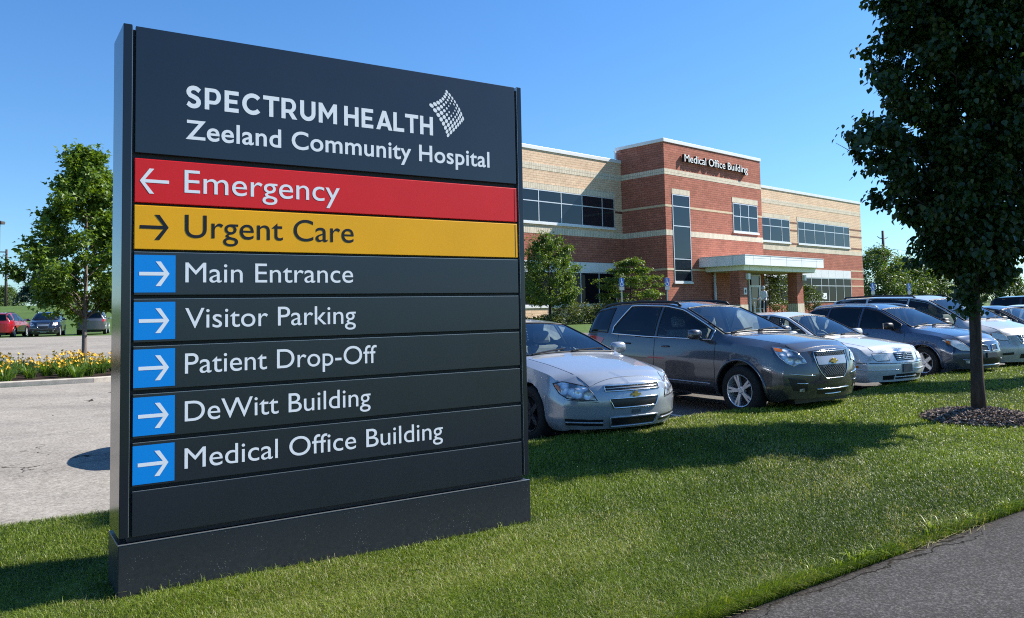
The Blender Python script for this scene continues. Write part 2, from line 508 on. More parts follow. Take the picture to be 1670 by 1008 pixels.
M_POST = sign_paint("slate_post_paint", (.012, .016, .024), .16, spec=.5)
M_GROOVE = plain("black_groove", (.006, .007, .010), .6)
M_EDGE = plain("bare_metal_edge", (.42, .44, .47), .35, metal=.8)
M_RED = plain("red_panel_vinyl", (.71, .011, .014), .38, spec=.35, vary=.04, vscale=3)
M_YEL = plain("amber_panel_vinyl", (.88, .405, .002), .38, spec=.35, vary=.04, vscale=3)
M_BLUE = plain("blue_arrow_vinyl", (.0, .245, .72), .38, spec=.3)
M_WHITE = plain("white_vinyl", (.82, .83, .86), .45, spec=.3)
M_INK = plain("black_vinyl", (.010, .012, .017), .4, spec=.3)

sign = empty("monument_sign", (-2.2035, 4.5, 0), SIGN_YAW, "tall dark slate hospital wayfinding sign with red and amber panels standing on the grass", "sign")
mb = MB(); mb.box(-.004, SW + .004, -.004, ST + .004, -.25, .295)
mb.build("plinth", M_BASE, sign, bevel=.004)
mb = MB(); mb.box(-.0035, SW + .0035, -.0055, .012, .2955, .2985); mb.build("plinth_trim", M_EDGE, sign)
for nm, (a, b_) in (("post", (.0, .047)), ("post", (2.7135, SW))):
    mb = MB(); mb.box(a, b_, 0.0, ST, .33, 3.2455); mb.build(nm, M_POST, sign, bevel=.003)
mb = MB(); mb.box(.0475, 2.713, .03, ST - .03, .30, 3.225); mb.build("core", M_GROOVE, sign)
for _a in (.0475, 2.711):
    mb = MB(); mb.box(_a, _a + .002, .001, .028, .335, 3.24); mb.build("edge_strip", M_EDGE, sign)

def text_mesh(name, s, u0, u1, z0, zcap, mat, parent, depth=.0004, y=-.0006, bold=0.0, spacing=1.0, M_fix=False):
    cu = bpy.data.curves.new(name, 'FONT'); cu.body = s; cu.size = 1; cu.extrude = 0
    cu.offset = bold; cu.space_character = spacing; cu.resolution_u = 8
    o = bpy.data.objects.new(name, cu); COL.objects.link(o)
    dg = bpy.context.evaluated_depsgraph_get()
    me = bpy.data.meshes.new_from_object(o.evaluated_get(dg))
    bpy.data.objects.remove(o); bpy.data.curves.remove(cu)
    n = len(me.vertices); co = np.empty(n * 3, dtype=np.float32); me.vertices.foreach_get("co", co); co = co.reshape(-1, 3)
    x0, x1 = co[:, 0].min(), co[:, 0].max()
    cap = CAP + bold
    sx = (u1 - u0) / (x1 - x0); sz = (zcap - z0) / (cap + bold)
    out = np.zeros_like(co)
    out[:, 0] = u0 + (co[:, 0] - x0) * sx
    out[:, 2] = z0 + (co[:, 1] + bold) * sz
    out[:, 1] = y
    bm = bmesh.new(); bm.from_mesh(me)
    bm.verts.ensure_lookup_table()
    for v, c in zip(bm.verts, out): v.co = c
    bmesh.ops.remove_doubles(bm, verts=bm.verts, dist=1e-5)
    fs = bm.faces[:]
    r = bmesh.ops.extrude_face_region(bm, geom=fs)
    for g in r["geom"]:
        if isinstance(g, bmesh.types.BMVert): g.co.y -= depth
    bmesh.ops.recalc_face_normals(bm, faces=bm.faces)
    bm.to_mesh(me); bm.free()
    me.polygons.foreach_set("use_smooth", [False] * len(me.polygons))
    me.materials.clear(); me.materials.append(mat); me.name = name
    return split_words(name, me, parent, .185 * (zcap - z0))
def split_words(name, me, parent, gap):
    """one object per word: cut where the lettering leaves a wide gap"""
    nv = len(me.vertices); co = np.empty(nv * 3, dtype=np.float32); me.vertices.foreach_get("co", co); X = co.reshape(-1, 3)[:, 0]
    iv = sorted((min(X[i] for i in p.vertices), max(X[i] for i in p.vertices)) for p in me.polygons)
    cuts = []; hi = iv[0][1]
    for a, b in iv:
        if a - hi > gap: cuts.append((a + hi) / 2)
        hi = max(hi, b)
    outs = []
    edges_ = [-1e9] + cuts + [1e9]
    for lo, hi in zip(edges_[:-1], edges_[1:]):
        bm = bmesh.new(); bm.from_mesh(me)
        bmesh.ops.delete(bm, geom=[v for v in bm.verts if not (lo < v.co.x < hi)], context='VERTS')
        m2 = bpy.data.meshes.new(name); bm.to_mesh(m2); bm.free()
        for m_ in me.materials: m2.materials.append(m_)
        outs.append(link(name, m2, parent))
    bpy.data.meshes.remove(me)
    return outs
# cap height of the built-in lettering
_cu = bpy.data.curves.new("cap", 'FONT'); _cu.body = "H"; _o = bpy.data.objects.new("cap", _cu); COL.objects.link(_o)
_me = bpy.data.meshes.new_from_object(_o.evaluated_get(bpy.context.evaluated_depsgraph_get()))
CAP = max(v.co.y for v in _me.vertices)
bpy.data.objects.remove(_o); bpy.data.curves.remove(_cu); bpy.data.meshes.remove(_me)

def arrow(name, u0, u1, zc, hh, mat, parent, left=False, t=.0145, y=-.0006, depth=.0004):
    """shaft and chevron as one outline"""
    L = u1 - u0
    hx = hh * 1.02
    P = [(0, t / 2), (L - t * 1.45, t / 2), (L - hx - t * .1, hh), (L - hx + t * 1.25, hh), (L, 0)]
    P = P + [(x, -z) for x, z in P[::-1][1:]]
    if left: P = [(L - x, z) for x, z in P]
    mb = MB(); mb.prism([(u0 + x, zc + z) for x, z in P], y - depth, y, 'Y')
    return mb.build(name, mat, parent)

PANELS = [("header_panel", 3.2395, 2.500, None), ("direction_panel", 2.466, 2.213, "red"), ("direction_panel", 2.196, 1.944, "amber"),
          ("direction_panel", 1.927, 1.680, "Main Entrance"), ("direction_panel", 1.657, 1.411, "Visitor Parking"),
          ("direction_panel", 1.388, 1.142, "Patient Drop-Off"), ("direction_panel", 1.118, .873, "DeWitt Building"),
          ("direction_panel", .848, .604, "Medical Office Building"), ("blank_panel", .580, .331, None)]
panels = []
for nm, zt, zb, what in PANELS:
    mat = {"red": M_RED, "amber": M_YEL}.get(what, M_SLATE)
    mb = MB(); mb.box(.0655, 2.690, 0.0, .0295, zb, zt)
    lab = {"red": "red panel reading Emergency", "amber": "amber panel reading Urgent Care"}.get(what)
    o = mb.build(nm, mat, sign, bevel=.0025)
    if lab: o["label"] = lab
    # pale worn top edge of each panel
    if nm == "direction_panel" or nm == "blank_panel":
        mb = MB(); mb.box(.066, 2.6895, .0012, .0045, zt - .0004, zt + .0018)
        mb.build("panel_edge", M_EDGE if mat is M_SLATE else mat, o)
    panels.append(o)
    if what in ("red", "amber"):
        # the coloured sheet sits in a rim with a dark reveal on the right
        mb = MB(); mb.box(2.6715, 2.6745, -.0012, .0, zb + .006, zt - .006); mb.build("panel_reveal", M_GROOVE, o)
hp, rp, yp = panels[0], panels[1], panels[2]
text_mesh("lettering", "Zeeland Community Hospital", .339, 2.4565, 2.605, 2.7215, M_WHITE, hp, bold=.014, spacing=1.04)
text_mesh("lettering", "Emergency", .334, 1.295, 2.284, 2.419, M_WHITE, rp, bold=0)
text_mesh("lettering", "Urgent Care", .338, 1.390, 2.018, 2.1535, M_INK, yp, bold=0)
arrow("arrow", .092, .2485, 2.339, .073, M_WHITE, rp, left=True, t=.019)
arrow("arrow", .094, .2485, 2.072, .073, M_INK, yp, t=.020)
ROWS = [(panels[3], 1.383, 1.754, 1.8705, 1.802), (panels[4], 1.399, 1.486, 1.6025, 1.533), (panels[5], 1.544, 1.2215, 1.338, 1.266), (panels[6], 1.4975, .9455, 1.0615, .995), (panels[7], 2.033, .6745, .7905, .722)]
for (p, u1, z0, zc, za), (_, zt, zb, s) in zip(ROWS, PANELS[3:8]):
    text_mesh("lettering", s, .341, u1, z0, zc, M_WHITE, p, bold=0)
    mb = MB(); mb.box(.0662, .2865, -.0010, -.0002, zt - .016 - .2155, zt - .016); sq = mb.build("arrow_tile", M_BLUE, p)
    arrow("arrow", .0925, .2535, zt - .016 - .108, .071, M_WHITE, sq, t=.0205, y=-.0013)

# heavy capitals of the first line, letter by letter
def bold_caps(s, u0, u1, z0, z1, mat, parent):
    w = .205                                  # stem in cap heights
    def arc(cx, cy, rx, ry, a0, a1, n=14):
        return [(cx + rx * math.cos(math.radians(a0 + (a1 - a0) * i / n)), cy + ry * math.sin(math.radians(a0 + (a1 - a0) * i / n))) for i in range(n + 1)]
    def stroke(pts, ww=w):
        P = [Vector((x, y)) for x, y in pts]; L = []; R_ = []
        for i, p in enumerate(P):
            t = (P[min(i + 1, len(P) - 1)] - P[max(i - 1, 0)]).normalized(); n = Vector((-t.y, t.x)) * ww / 2
            L.append(p + n); R_.append(p - n)
        return [tuple(q) for q in L + R_[::-1]]
    G = {}
    h = w / 2
    G["E"] = (.66, [[(0, 0), (.66, 0), (.66, w * .93), (w, w * .93), (w, .5 - h * .9), (.60, .5 - h * .9), (.60, .5 + h * .9), (w, .5 + h * .9), (w, 1 - w * .93), (.66, 1 - w * .93), (.66, 1), (0, 1)]])
    G["T"] = (.80, [[(.40 - h, 0), (.40 + h, 0), (.40 + h, 1 - w * .95), (.8, 1 - w * .95), (.8, 1), (0, 1), (0, 1 - w * .95), (.40 - h, 1 - w * .95)]])
    G["L"] = (.64, [[(0, 0), (.64, 0), (.64, w * .95), (w, w * .95), (w, 1), (0, 1)]])
    G["H"] = (.80, [[(0, 0), (w, 0), (w, .5 - h * .9), (.8 - w, .5 - h * .9), (.8 - w, 0), (.8, 0), (.8, 1), (.8 - w, 1), (.8 - w, .5 + h * .9), (w, .5 + h * .9), (w, 1), (0, 1)]])
    G["M"] = (.98, [[(0, 0), (w, 0), (w, .62), (.49, .20), (.98 - w, .62), (.98 - w, 0), (.98, 0), (.98, 1), (.98 - w * .92, 1), (.49, .50), (w * .92, 1), (0, 1)]])
    G["A"] = (.94, [[(0, 0), (.225, 0), (.30, .19), (.64, .19), (.715, 0), (.94, 0), (.575, 1), (.365, 1)], [(.365, .355), (.47, .70), (.575, .355)]])
    G["U"] = (.80, [stroke([(h, 1), (h, .42)] + arc(.40, .40, .40 - h, .40 - h, 180, 360) + [(.8 - h, .42), (.8 - h, 1)])])
    G["C"] = (.84, [stroke(arc(.50, .5, .50 - h, .515 - h, 42, 318, 26))])
    G["S"] = (.66, [stroke([(.60, .80)] + arc(.345, .735, .235, .185, 35, 180, 10) + [(.12, .66), (.18, .57), (.34, .51), (.48, .44), (.545, .35)] + arc(.32, .265, .235, .185, 10, -150, 12) + [(.06, .20)])])
    G["P"] = (.74, [[(0, 0), (w, 0), (w, .26), (.42, .26)] + arc(.42, .63, .32, .37, -90, 90, 14)[1:] + [(0, 1)], [(w, .43), (w, .83)] + arc(.42, .63, .125, .20, 90, -90, 10)])
    G["R"] = (.78, [[(0, 0), (w, 0), (w, .29), (.36, .29), (.55, 0), (.80, 0), (.57, .335)] + arc(.42, .655, .32, .345, -65, 90, 14) + [(0, 1)], [(w, .46), (w, .83)] + arc(.42, .645, .125, .185, 90, -90, 10)])
    x = 0; placed = []
    for ch in s:
        if ch == " ": x += .22; continue
        wd, polys = G[ch]
        placed.append((x, polys)); x += wd + {"T": .11, "A": .06, "L": .06}.get(ch, .17)
    x -= .17
    H = z1 - z0; sx = (u1 - u0) / x
    mb = MB()
    bm = bmesh.new()
    for x0, polys in placed:
        loops = []
        for poly in polys:
            vs = [bm.verts.new((u0 + (x0 + a) * sx, 0, z0 + b_ * H)) for a, b_ in poly]
            loops.append([bm.edges.new((vs[i], vs[(i + 1) % len(vs)])) for i in range(len(vs))])
        bmesh.ops.triangle_fill(bm, use_beauty=True, use_dissolve=False, edges=[e for l in loops for e in l])
    for v in bm.verts: v.co.y = -.0006
    r = bmesh.ops.extrude_face_region(bm, geom=bm.faces[:])
    for g in r["geom"]:
        if isinstance(g, bmesh.types.BMVert): g.co.y -= .0004
    bmesh.ops.recalc_face_normals(bm, faces=bm.faces)
    me = bpy.data.meshes.new("lettering"); bm.to_mesh(me); bm.free(); me.materials.append(mat)
    return split_words("lettering", me, parent, .27 * H)
bold_caps("SPECTRUM HEALTH", .341, 1.991, 2.797, 2.9285, M_WHITE, hp)

# dot emblem: an 8 x 8 field of ovals on a curved diamond, read off the photograph's corners and sides
def emblem(parent):
    # image coordinates of the emblem (806 x 1008 crop), turned into sign coordinates below
    Lc, Tc, Rc, Bc = Vector((118, 418)), Vector((385, 170)), Vector((658, 595)), Vector((390, 890))
    LT, TR, RB, LB = Vector((298, 312)), Vector((540, 355)), Vector((550, 725)), Vector((296, 670))
    def q(a, b_, c, t):           # quadratic through three points
        return a * (2 * (t - .5) * (t - 1)) + b_ * (-4 * t * (t - 1)) + c * (2 * t * (t - .5))
    def S(i, j):                  # i along L->T, j along L->B
        u, v = i / 7, j / 7
        return (q(Lc, LT, Tc, u) * (1 - v) + q(Bc, RB, Rc, u) * v + q(Lc, LB, Bc, v) * (1 - u) + q(Tc, TR, Rc, v) * u
                - (Lc * (1 - u) * (1 - v) + Tc * u * (1 - v) + Bc * (1 - u) * v + Rc * u * v))
    def uz(p):
        # bilinear map from crop to sign plane
        x, y = p.x / 806, p.y / 1008
        u = 1.9245 + .381 * x + .004 * y
        z = 3.1885 + .027 * x - .4365 * y - .010 * x * y
        return u, z
    mb = MB()
    for i in range(8):
        for j in range(8):
            c = S(i, j)
            di = S(min(i + 1, 7), j) - S(max(i - 1, 0), j); dj = S(i, min(j + 1, 7)) - S(i, max(j - 1, 0))
            di *= (1 if 0 < i < 7 else 2); dj *= (1 if 0 < j < 7 else 2)
            d = math.hypot(i - 4.3, j - 3.0)
            k = min(.265, .06 + .06 * d)
            if d < .75: continue
            n = 14; pts = []
            for a in range(n):
                t = 2 * math.pi * a / n
                pts.append(uz(c + (di * math.cos(t) + dj * math.sin(t)) * k * .82))
            mb.prism(pts, -.0012, -.0006, 'Y')
    return mb.build("emblem", M_WHITE, parent)
emblem(hp)
# ---------------------------------------------------------------- the two-storey brick building
def brick_mat(name, c1, c2, mortar, soldier=False, bw=.30, rh=.10, vary=.12):
    m, nt, b = new_mat(name)
    tc = nt.nodes.new("ShaderNodeTexCoord"); sp = nt.nodes.new("ShaderNodeSeparateXYZ"); nt.links.new(tc.outputs["Object"], sp.inputs[0])
    ad = nt.nodes.new("ShaderNodeMath"); ad.operation = 'ADD'; nt.links.new(sp.outputs[0], ad.inputs[0]); nt.links.new(sp.outputs[1], ad.inputs[1])
    cb = nt.nodes.new("ShaderNodeCombineXYZ"); nt.links.new(ad.outputs[0], cb.inputs[0]); nt.links.new(sp.outputs[2], cb.inputs[1])
    br = nt.nodes.new("ShaderNodeTexBrick"); nt.links.new(cb.outputs[0], br.inputs["Vector"])
    br.inputs["Scale"].default_value = 1; br.inputs["Mortar Size"].default_value = .011; br.inputs["Mortar Smooth"].default_value = .2
    br.inputs["Brick Width"].default_value = bw; br.inputs["Row Height"].default_value = rh
    br.inputs["Color1"].default_value = (*c1, 1); br.inputs["Color2"].default_value = (*c2, 1); br.inputs["Mortar"].default_value = (*mortar, 1)
    if soldier: br.offset = 0
    n = noise(nt, 1.2, 4); n2 = noise(nt, 14, 4)
    c = mixc(nt, br.outputs["Color"], ramp_node(nt, [(.3, (1 - vary,) * 3), (.7, (1 + vary,) * 3)], n), 1.0, 'MULTIPLY')
    c = mixc(nt, c, ramp_node(nt, [(.3, (.86,) * 3), (.7, (1.12,) * 3)], n2), 1.0, 'MULTIPLY')
    nt.links.new(c, b.inputs["Base Color"]); setp(b, Roughness=.9, Specular_IOR_Level=.2)
    bp = nt.nodes.new("ShaderNodeBump"); bp.inputs["Strength"].default_value = .5; bp.inputs["Distance"].default_value = .01; bp.invert = True
    nt.links.new(br.outputs["Fac"], bp.inputs["Height"]); nt.links.new(bp.outputs[0], b.inputs["Normal"])
    return m
M_RBRICK = brick_mat("red_brick", (.37, .125, .082), (.45, .165, .112), (.19, .08, .06), rh=.125, bw=.40)
M_TBRICK = brick_mat("tan_brick", (.70, .485, .325), (.76, .55, .38), (.48, .345, .22), rh=.125, bw=.40, vary=.08)
M_CREAM = brick_mat("cream_soldier_brick", (.64, .55, .42), (.72, .63, .49), (.36, .30, .23), soldier=True, bw=.13, rh=.9, vary=.06)
M_CREAMBAND = plain("cream_band_stone", (.58, .45, .29), .85, vary=.1, vscale=5)
M_WMETAL = plain("white_metal", (.72, .72, .71), .4, spec=.4, vary=.05, vscale=2)
M_GMETAL = plain("silver_panel", (.82, .82, .81), .42, metal=.0, vary=.06, vscale=1.5)
M_FRAME = plain("anodised_frame", (.62, .64, .66), .35, metal=.3)
M_SOFFIT = plain("tan_soffit", (.46, .36, .24), .8)
M_ROOF = plain("roof_membrane", (.35, .34, .32), .9, vary=.1)
def glass_mat(name, col, rough=.03):
    m, nt, b = new_mat(name)
    setp(b, Base_Color=col, Roughness=rough, Specular_IOR_Level=.5, IOR=1.48)
    n = noise(nt, .6, 2); bump(nt, b, n, .02, .02)
    return m
M_BGLASS = glass_mat("tinted_window_glass", (.010, .016, .024))
M_BGLASS2 = glass_mat("dark_storefront_glass", (.006, .008, .010)); M_BGLASS2.node_tree.nodes["Principled BSDF"].inputs["IOR"].default_value = 1.2
M_DARKVOID = plain("dark_interior", (.012, .012, .013), .8)

Z0 = 1.55           # eye height: building measures were taken relative to it
bld = empty("office_building", (8.4521, 43.5, 0), B_YAW, "two storey red and tan brick medical office building behind the parked cars", "building")
WN = 3.05           # set-back of the wings
UL, UR, TW_ = -11.0, 31.36, 10.1
G0 = .45            # wall foot below grade
def part(nm, mb, mat, par=None, **k): return mb.build(nm, mat, par or bld, **k)

# --- tower
TOP = 9.11 + Z0
mb = MB(); mb.box(0, TW_, 0, 3.36, G0, TOP); tower = part("tower_wall", mb, M_RBRICK)
mb = MB(); mb.box(-.05, TW_ + .05, -.05, 3.41, TOP, TOP + .19); part("coping", mb, M_WMETAL, tower, bevel=.01)
def band(u0, u1, n0, n1, za, zb, mat, par, nm="belt_course", pr=.012):
    mb = MB(); mb.box(u0 - pr, u1 + pr, n0 - pr, n1, za + Z0, zb + Z0); return part(nm, mb, mat, par)
def pieces(nm, u0, u1, cuts, n0, n1, za, zb, mat, par, pr=.012):
    """a band interrupted by window openings"""
    x = u0; mb = MB()
    for a, b_ in sorted(cuts) + [(u1, u1)]:
        if a > x: mb.box(x - (pr if x == u0 else 0), a + (pr if a == u1 else 0), n0 - pr, n1, za + Z0, zb + Z0)
        x = b_
    return part(nm, mb, mat, par)
TWI = (.62, 2.26)
band(0, TW_, 0, 3.3, 7.32, 7.63, M_CREAM, tower)
pieces("thin_band", 0, TW_, [TWI, (6.73, 9.53)], 0, 3.3, 5.52, 5.64, M_CREAMBAND, tower)
pieces("belt_course", 0, TW_, [TWI], 0, 3.3, 3.94, 4.25, M_CREAM, tower)
pieces("thin_band", 0, TW_, [TWI], 0, 3.3, 2.02, 2.13, M_CREAMBAND, tower)
mb = MB(); mb.box(-.55, -.02, 3.0, 3.1, 8.95 + Z0, 9.0 + Z0); mb.box(-.55, -.45, 2.95, 3.05, 8.55 + Z0, 8.95 + Z0); part("rain_outlet", mb, M_FRAME, tower)

def window(u0, u1, z0, z1, n, cols, rows, par=None, fw=.05, depth=.10, sill=True, panel_top=None, nm="window", glass=None):
    """frame with mullions as the part, its glass as a sub-part; the frame stands in a shallow reveal"""
    z0 += Z0; z1 += Z0
    fr = MB(); y0, y1 = n - .03, n + .0
    xs = [u0] + list(cols) + [u1]; zs = [z0] + [r + Z0 for r in rows] + [z1]
    for i, x in enumerate(xs):
        a = x if i == 0 else (x - fw if i == len(xs) - 1 else x - fw / 2)
        fr.box(a, a + fw, y0, y1 + .02, z0, z1)
    for i in range(len(xs) - 1):
        a = xs[i] + (fw if i == 0 else fw / 2); b_ = xs[i + 1] - (fw if i == len(xs) - 2 else fw / 2)
        for k, z in enumerate(zs):
            c = z if k == 0 else (z - fw if k == len(zs) - 1 else z - fw / 2)
            fr.box(a, b_, y0 + .002, y1 + .018, c, c + fw)
    o = part(nm, fr, M_FRAME, par)
    g = MB(); g.box(u0 + .01, u1 - .01, n - .012, n + .01, z0 + .01, z1 - .01)
    p = part("pane", g, glass or M_BGLASS, o)
    if sill:
        s = MB(); s.box(u0 - .06, u1 + .06, n - .09, n - .001, z0 - .11, z0 - .004); part("sill", s, M_WMETAL, o)
    return o
def lintel(u0, u1, za, zb, n, par):
    mb = MB(); mb.box(u0, u1, n - .02, n - .001, za + Z0, zb + Z0); return part("lintel", mb, M_CREAM, par)
window(*TWI, 1.39, 6.25, -.0, [], [2.01, 2.65, 4.49, 5.59])
lintel(.60, 2.30, 6.27, 6.57, 0, tower)
window(6.73, 9.53, 4.5, 6.23, 0, [7.53, 8.48], [5.43])
lintel(6.68, 9.62, 6.26, 6.58, 0, tower)

# --- wings
WT = 8.31 + Z0
def wing(u0, u1, nm):
    mb = MB(); mb.box(u0, u1, WN, 12, 3.94 + Z0, WT); w = part("upper_wall", mb, M_TBRICK)
    mb = MB(); mb.box(u0, u1, WN + .002, 11.99, G0, 3.94 + Z0 - .002); lw = part("lower_wall", mb, M_RBRICK)
    mb = MB(); mb.box(u0 - .04, u1 + .04, WN - .05, 12.04, WT, WT + .20); part("coping", mb, M_WMETAL, w, bevel=.01)
    band(u0, u1, WN, WN + .3, 7.28, 7.61, M_CREAM, w)
    band(u0, u1, WN, WN + .3, 3.945, 4.28, M_CREAM, w)
    return w, lw
wl, lwl = wing(UL, -.002, "left")
wr, lwr = wing(TW_ + .002, UR, "right")
mb = MB(); mb.box(.0, TW_, 3.37, 11.9, G0, WT - .3); part("middle_wall", mb, M_TBRICK)
# left wing upper windows
window(-10.7, -.70, 4.53, 6.24, WN, [-10.1, -8.43, -6.75, -5.06, -3.42, -1.75], [5.62])
mb = MB(); mb.box(-10.8, -.62, WN - .02, WN - .001, 6.26 + Z0, 6.58 + Z0); part("lintel", mb, M_CREAM, wl)
mb = MB(); mb.box(-.62, -.02, WN - .015, WN - .001, 5.40 + Z0, 5.52 + Z0); part("accent_band", mb, plain("brown_brick_band", (.13, .05, .035), .9), wl)
# right wing upper windows
window(10.9, 19.25, 4.56, 6.24, WN, [12.3, 13.6, 15.0, 16.45, 18.1], [5.65])
window(20.48, 29.05, 4.56, 6.24, WN, [21.5, 23.08, 24.75, 26.37, 28.03], [5.65])
for a, b_ in ((10.8, 19.35), (20.4, 29.15)):
    mb = MB(); mb.box(a, b_, WN - .02, WN - .001, 6.26 + Z0, 6.56 + Z0); part("lintel", mb, M_CREAM, wr)
M_BROWNB = plain("brown_brick_band_wing", (.20, .085, .05), .9)
for a, b_ in ((19.33, 20.40), (29.13, UR + .014)):
    for z in (6.02, 5.44, 4.45):
        mb = MB(); mb.box(a, b_, WN - .015, WN - .001 if b_ < 30 else WN + 6, z + Z0, z + .11 + Z0); part("accent_band", mb, M_BROWNB, wr)
for z in (2.60, 1.95, 1.35):
    mb = MB(); mb.box(29.05, UR + .014, WN - .012, WN + 6, z + Z0, z + .11 + Z0); part("thin_band", mb, M_CREAMBAND, lwr)
# ground floor glazing, white spandrel panels above it
def storefront(u0, u1, zb, zt, panel_top, cols, rows, lw_):
    o = window(u0, u1, zb, zt, WN - .02, cols, rows, sill=False, nm="storefront_window", glass=M_BGLASS2)
    mb = MB(); xs = [u0] + cols + [u1]
    for a, b_ in zip(xs[:-1], xs[1:]): mb.box(a + .012, b_ - .012, WN - .06, WN - .001, zt + .01 + Z0, panel_top + Z0)
    part("spandrel_panel", mb, M_WMETAL, lw_)
storefront(-10.8, -.75, .22, 2.0, 2.53, [-10.1, -8.5, -6.9, -5.3, -3.7, -2.2], [], lwl)
storefront(11.0, 28.93, .15, 2.02, 2.65, [12.6, 14.2, 15.8, 17.4, 19.0, 20.6, 22.2, 23.8, 25.0, 26.2, 27.6], [1.41], lwr)
# low tan wall with pale cap in front of the left ground floor glazing
mb = MB(); mb.box(UL, -.06, WN - .42, WN - .005, G0, .08 + Z0); dw = part("dwarf_wall", mb, M_TBRICK)
mb = MB(); mb.box(UL, -.06, WN - .47, WN - .012, .083 + Z0, .21 + Z0); part("wall_cap", mb, M_WMETAL, dw, bevel=.01)

# --- entrance canopy
mb = MB(); mb.box(3.0, 12.06, -2.95, -.001, 2.22 + Z0, 2.755 + Z0); can = part("canopy", mb, M_GMETAL, bevel=.01)
mb = MB(); mb.box(3.62, 12.03, -2.47, -.002, 1.96 + Z0, 2.218 + Z0); part("canopy_fascia", mb, M_GMETAL, can, bevel=.008)
mb = MB(); mb.box(3.72, 11.95, -2.38, -.01, 1.94 + Z0, 1.957 + Z0); part("soffit", mb, M_SOFFIT, can)
mb = MB()
for u in (3.9, 5.7, 7.5, 9.3, 11.1): mb.box(u, u + .012, -2.954, -2.949, 2.23 + Z0, 2.745 + Z0)
for n in (-2.2, -1.2): mb.box(2.996, 3.001, n, n + .012, 2.23 + Z0, 2.745 + Z0)
for u in (4.2, 6.6, 9.0, 11.2): mb.box(u, u + .012, -2.474, -2.469, 1.97 + Z0, 2.21 + Z0)
mb.box(3.02, 12.04, -2.954, -2.949, 2.60 + Z0, 2.607 + Z0)
part("panel_joint", mb, plain("joint_shadow_gap", (.2, .2, .2), .8), can)
mb = MB(); mb.box(2.98, 12.08, -2.97, -.05, 2.757 + Z0, 2.79 + Z0); part("canopy_cap", mb, M_WMETAL, can)
for u in (3.66, 10.1):
    mb = MB(); mb.box(u, u + .76, -2.16, -1.55, .06 + Z0, 1.938 + Z0); pl = part("pillar", mb, M_RBRICK)
    mb = MB(); mb.box(u - .02, u + .78, -2.18, -1.53, G0, .058 + Z0); part("pillar_base", mb, M_CREAM, pl)
    mb = MB(); mb.box(u + .62, u + .86, -2.36, -2.165, 1.46 + Z0, 1.80 + Z0); part("wall_lamp", mb, M_WMETAL, pl, bevel=.02)
mb = MB(); mb.tube([(4.37, -.12, G0), (4.37, -.12, 1.95 + Z0)], .075, 10); part("downpipe", mb, M_WMETAL, smooth=True)
mb = MB(); mb.box(4.05, 4.36, -2.185, -2.165, .62 + Z0, 1.0 + Z0); pq = part("notice_plate", mb, M_WMETAL)
mb = MB(); mb.box(4.13, 4.28, -2.192, -2.186, .72 + Z0, .9 + Z0); part("symbol", mb, M_INK, pq)
# glass entrance door in a pale frame
mb = MB()
D0, D1, DB, DT = 8.05, 9.42, -.68, 1.9
for a, b_ in ((D0, D0 + .09), (D1 - .09, D1)): mb.box(a, b_, -.13, -.003, DB + Z0, DT + Z0)
for a, b_ in ((DT - .09, DT), (1.12, 1.24)): mb.box(D0 + .09, D1 - .09, -.128, -.004, a + Z0, b_ + Z0)
mb.box(D0 + .09, D1 - .09, -.12, -.06, DB + Z0, DB + .25 + Z0)
mb.box(D1 - .24, D1 - .09, -.12, -.06, DB + .25 + Z0, 1.12 + Z0); mb.box(D0 + .09, D0 + .24, -.12, -.06, DB + .25 + Z0, 1.12 + Z0)
door = part("door", mb, M_FRAME)
mb = MB(); mb.box(D0 + .1, D1 - .1, -.09, -.07, DB + Z0, DT - .05 + Z0); part("pane", mb, M_BGLASS, door)
mb = MB(); mb.box(D0 + .42, D0 + .95, -.096, -.091, .38 + Z0, .46 + Z0); part("door_decal", mb, M_WHITE, door)
mb = MB(); mb.tube([(D1 - .28, -.14, -.1 + Z0), (D1 - .28, -.17, 0 + Z0), (D1 - .28, -.17, .4 + Z0), (D1 - .28, -.14, .5 + Z0)], .018, 8); part("handle", mb, M_FRAME, door)

# lettering on stand-offs
M_LETTER = plain("letter_white", (.80, .80, .78), .5)
def tower_letters():
    o = text_mesh("building_lettering", "Medical Office Building", 1.64, 8.25, 8.15 + Z0, 8.575 + Z0, M_LETTER, bld, depth=.18, y=-.04, bold=0)
    ret = plain("letter_return", (.02, .018, .016), .5)
    for w_ in o:
        w_.data.materials.append(ret)
        for p in w_.data.polygons:
            if abs(p.normal.y) < .5: p.material_index = 1
    return o
tower_letters()
# notice sheet inside the corner window
mb = MB(); mb.box(24.0, 24.6, WN - .048, WN - .036, .36 + Z0, .85 + Z0); part("notice", mb, M_WHITE)
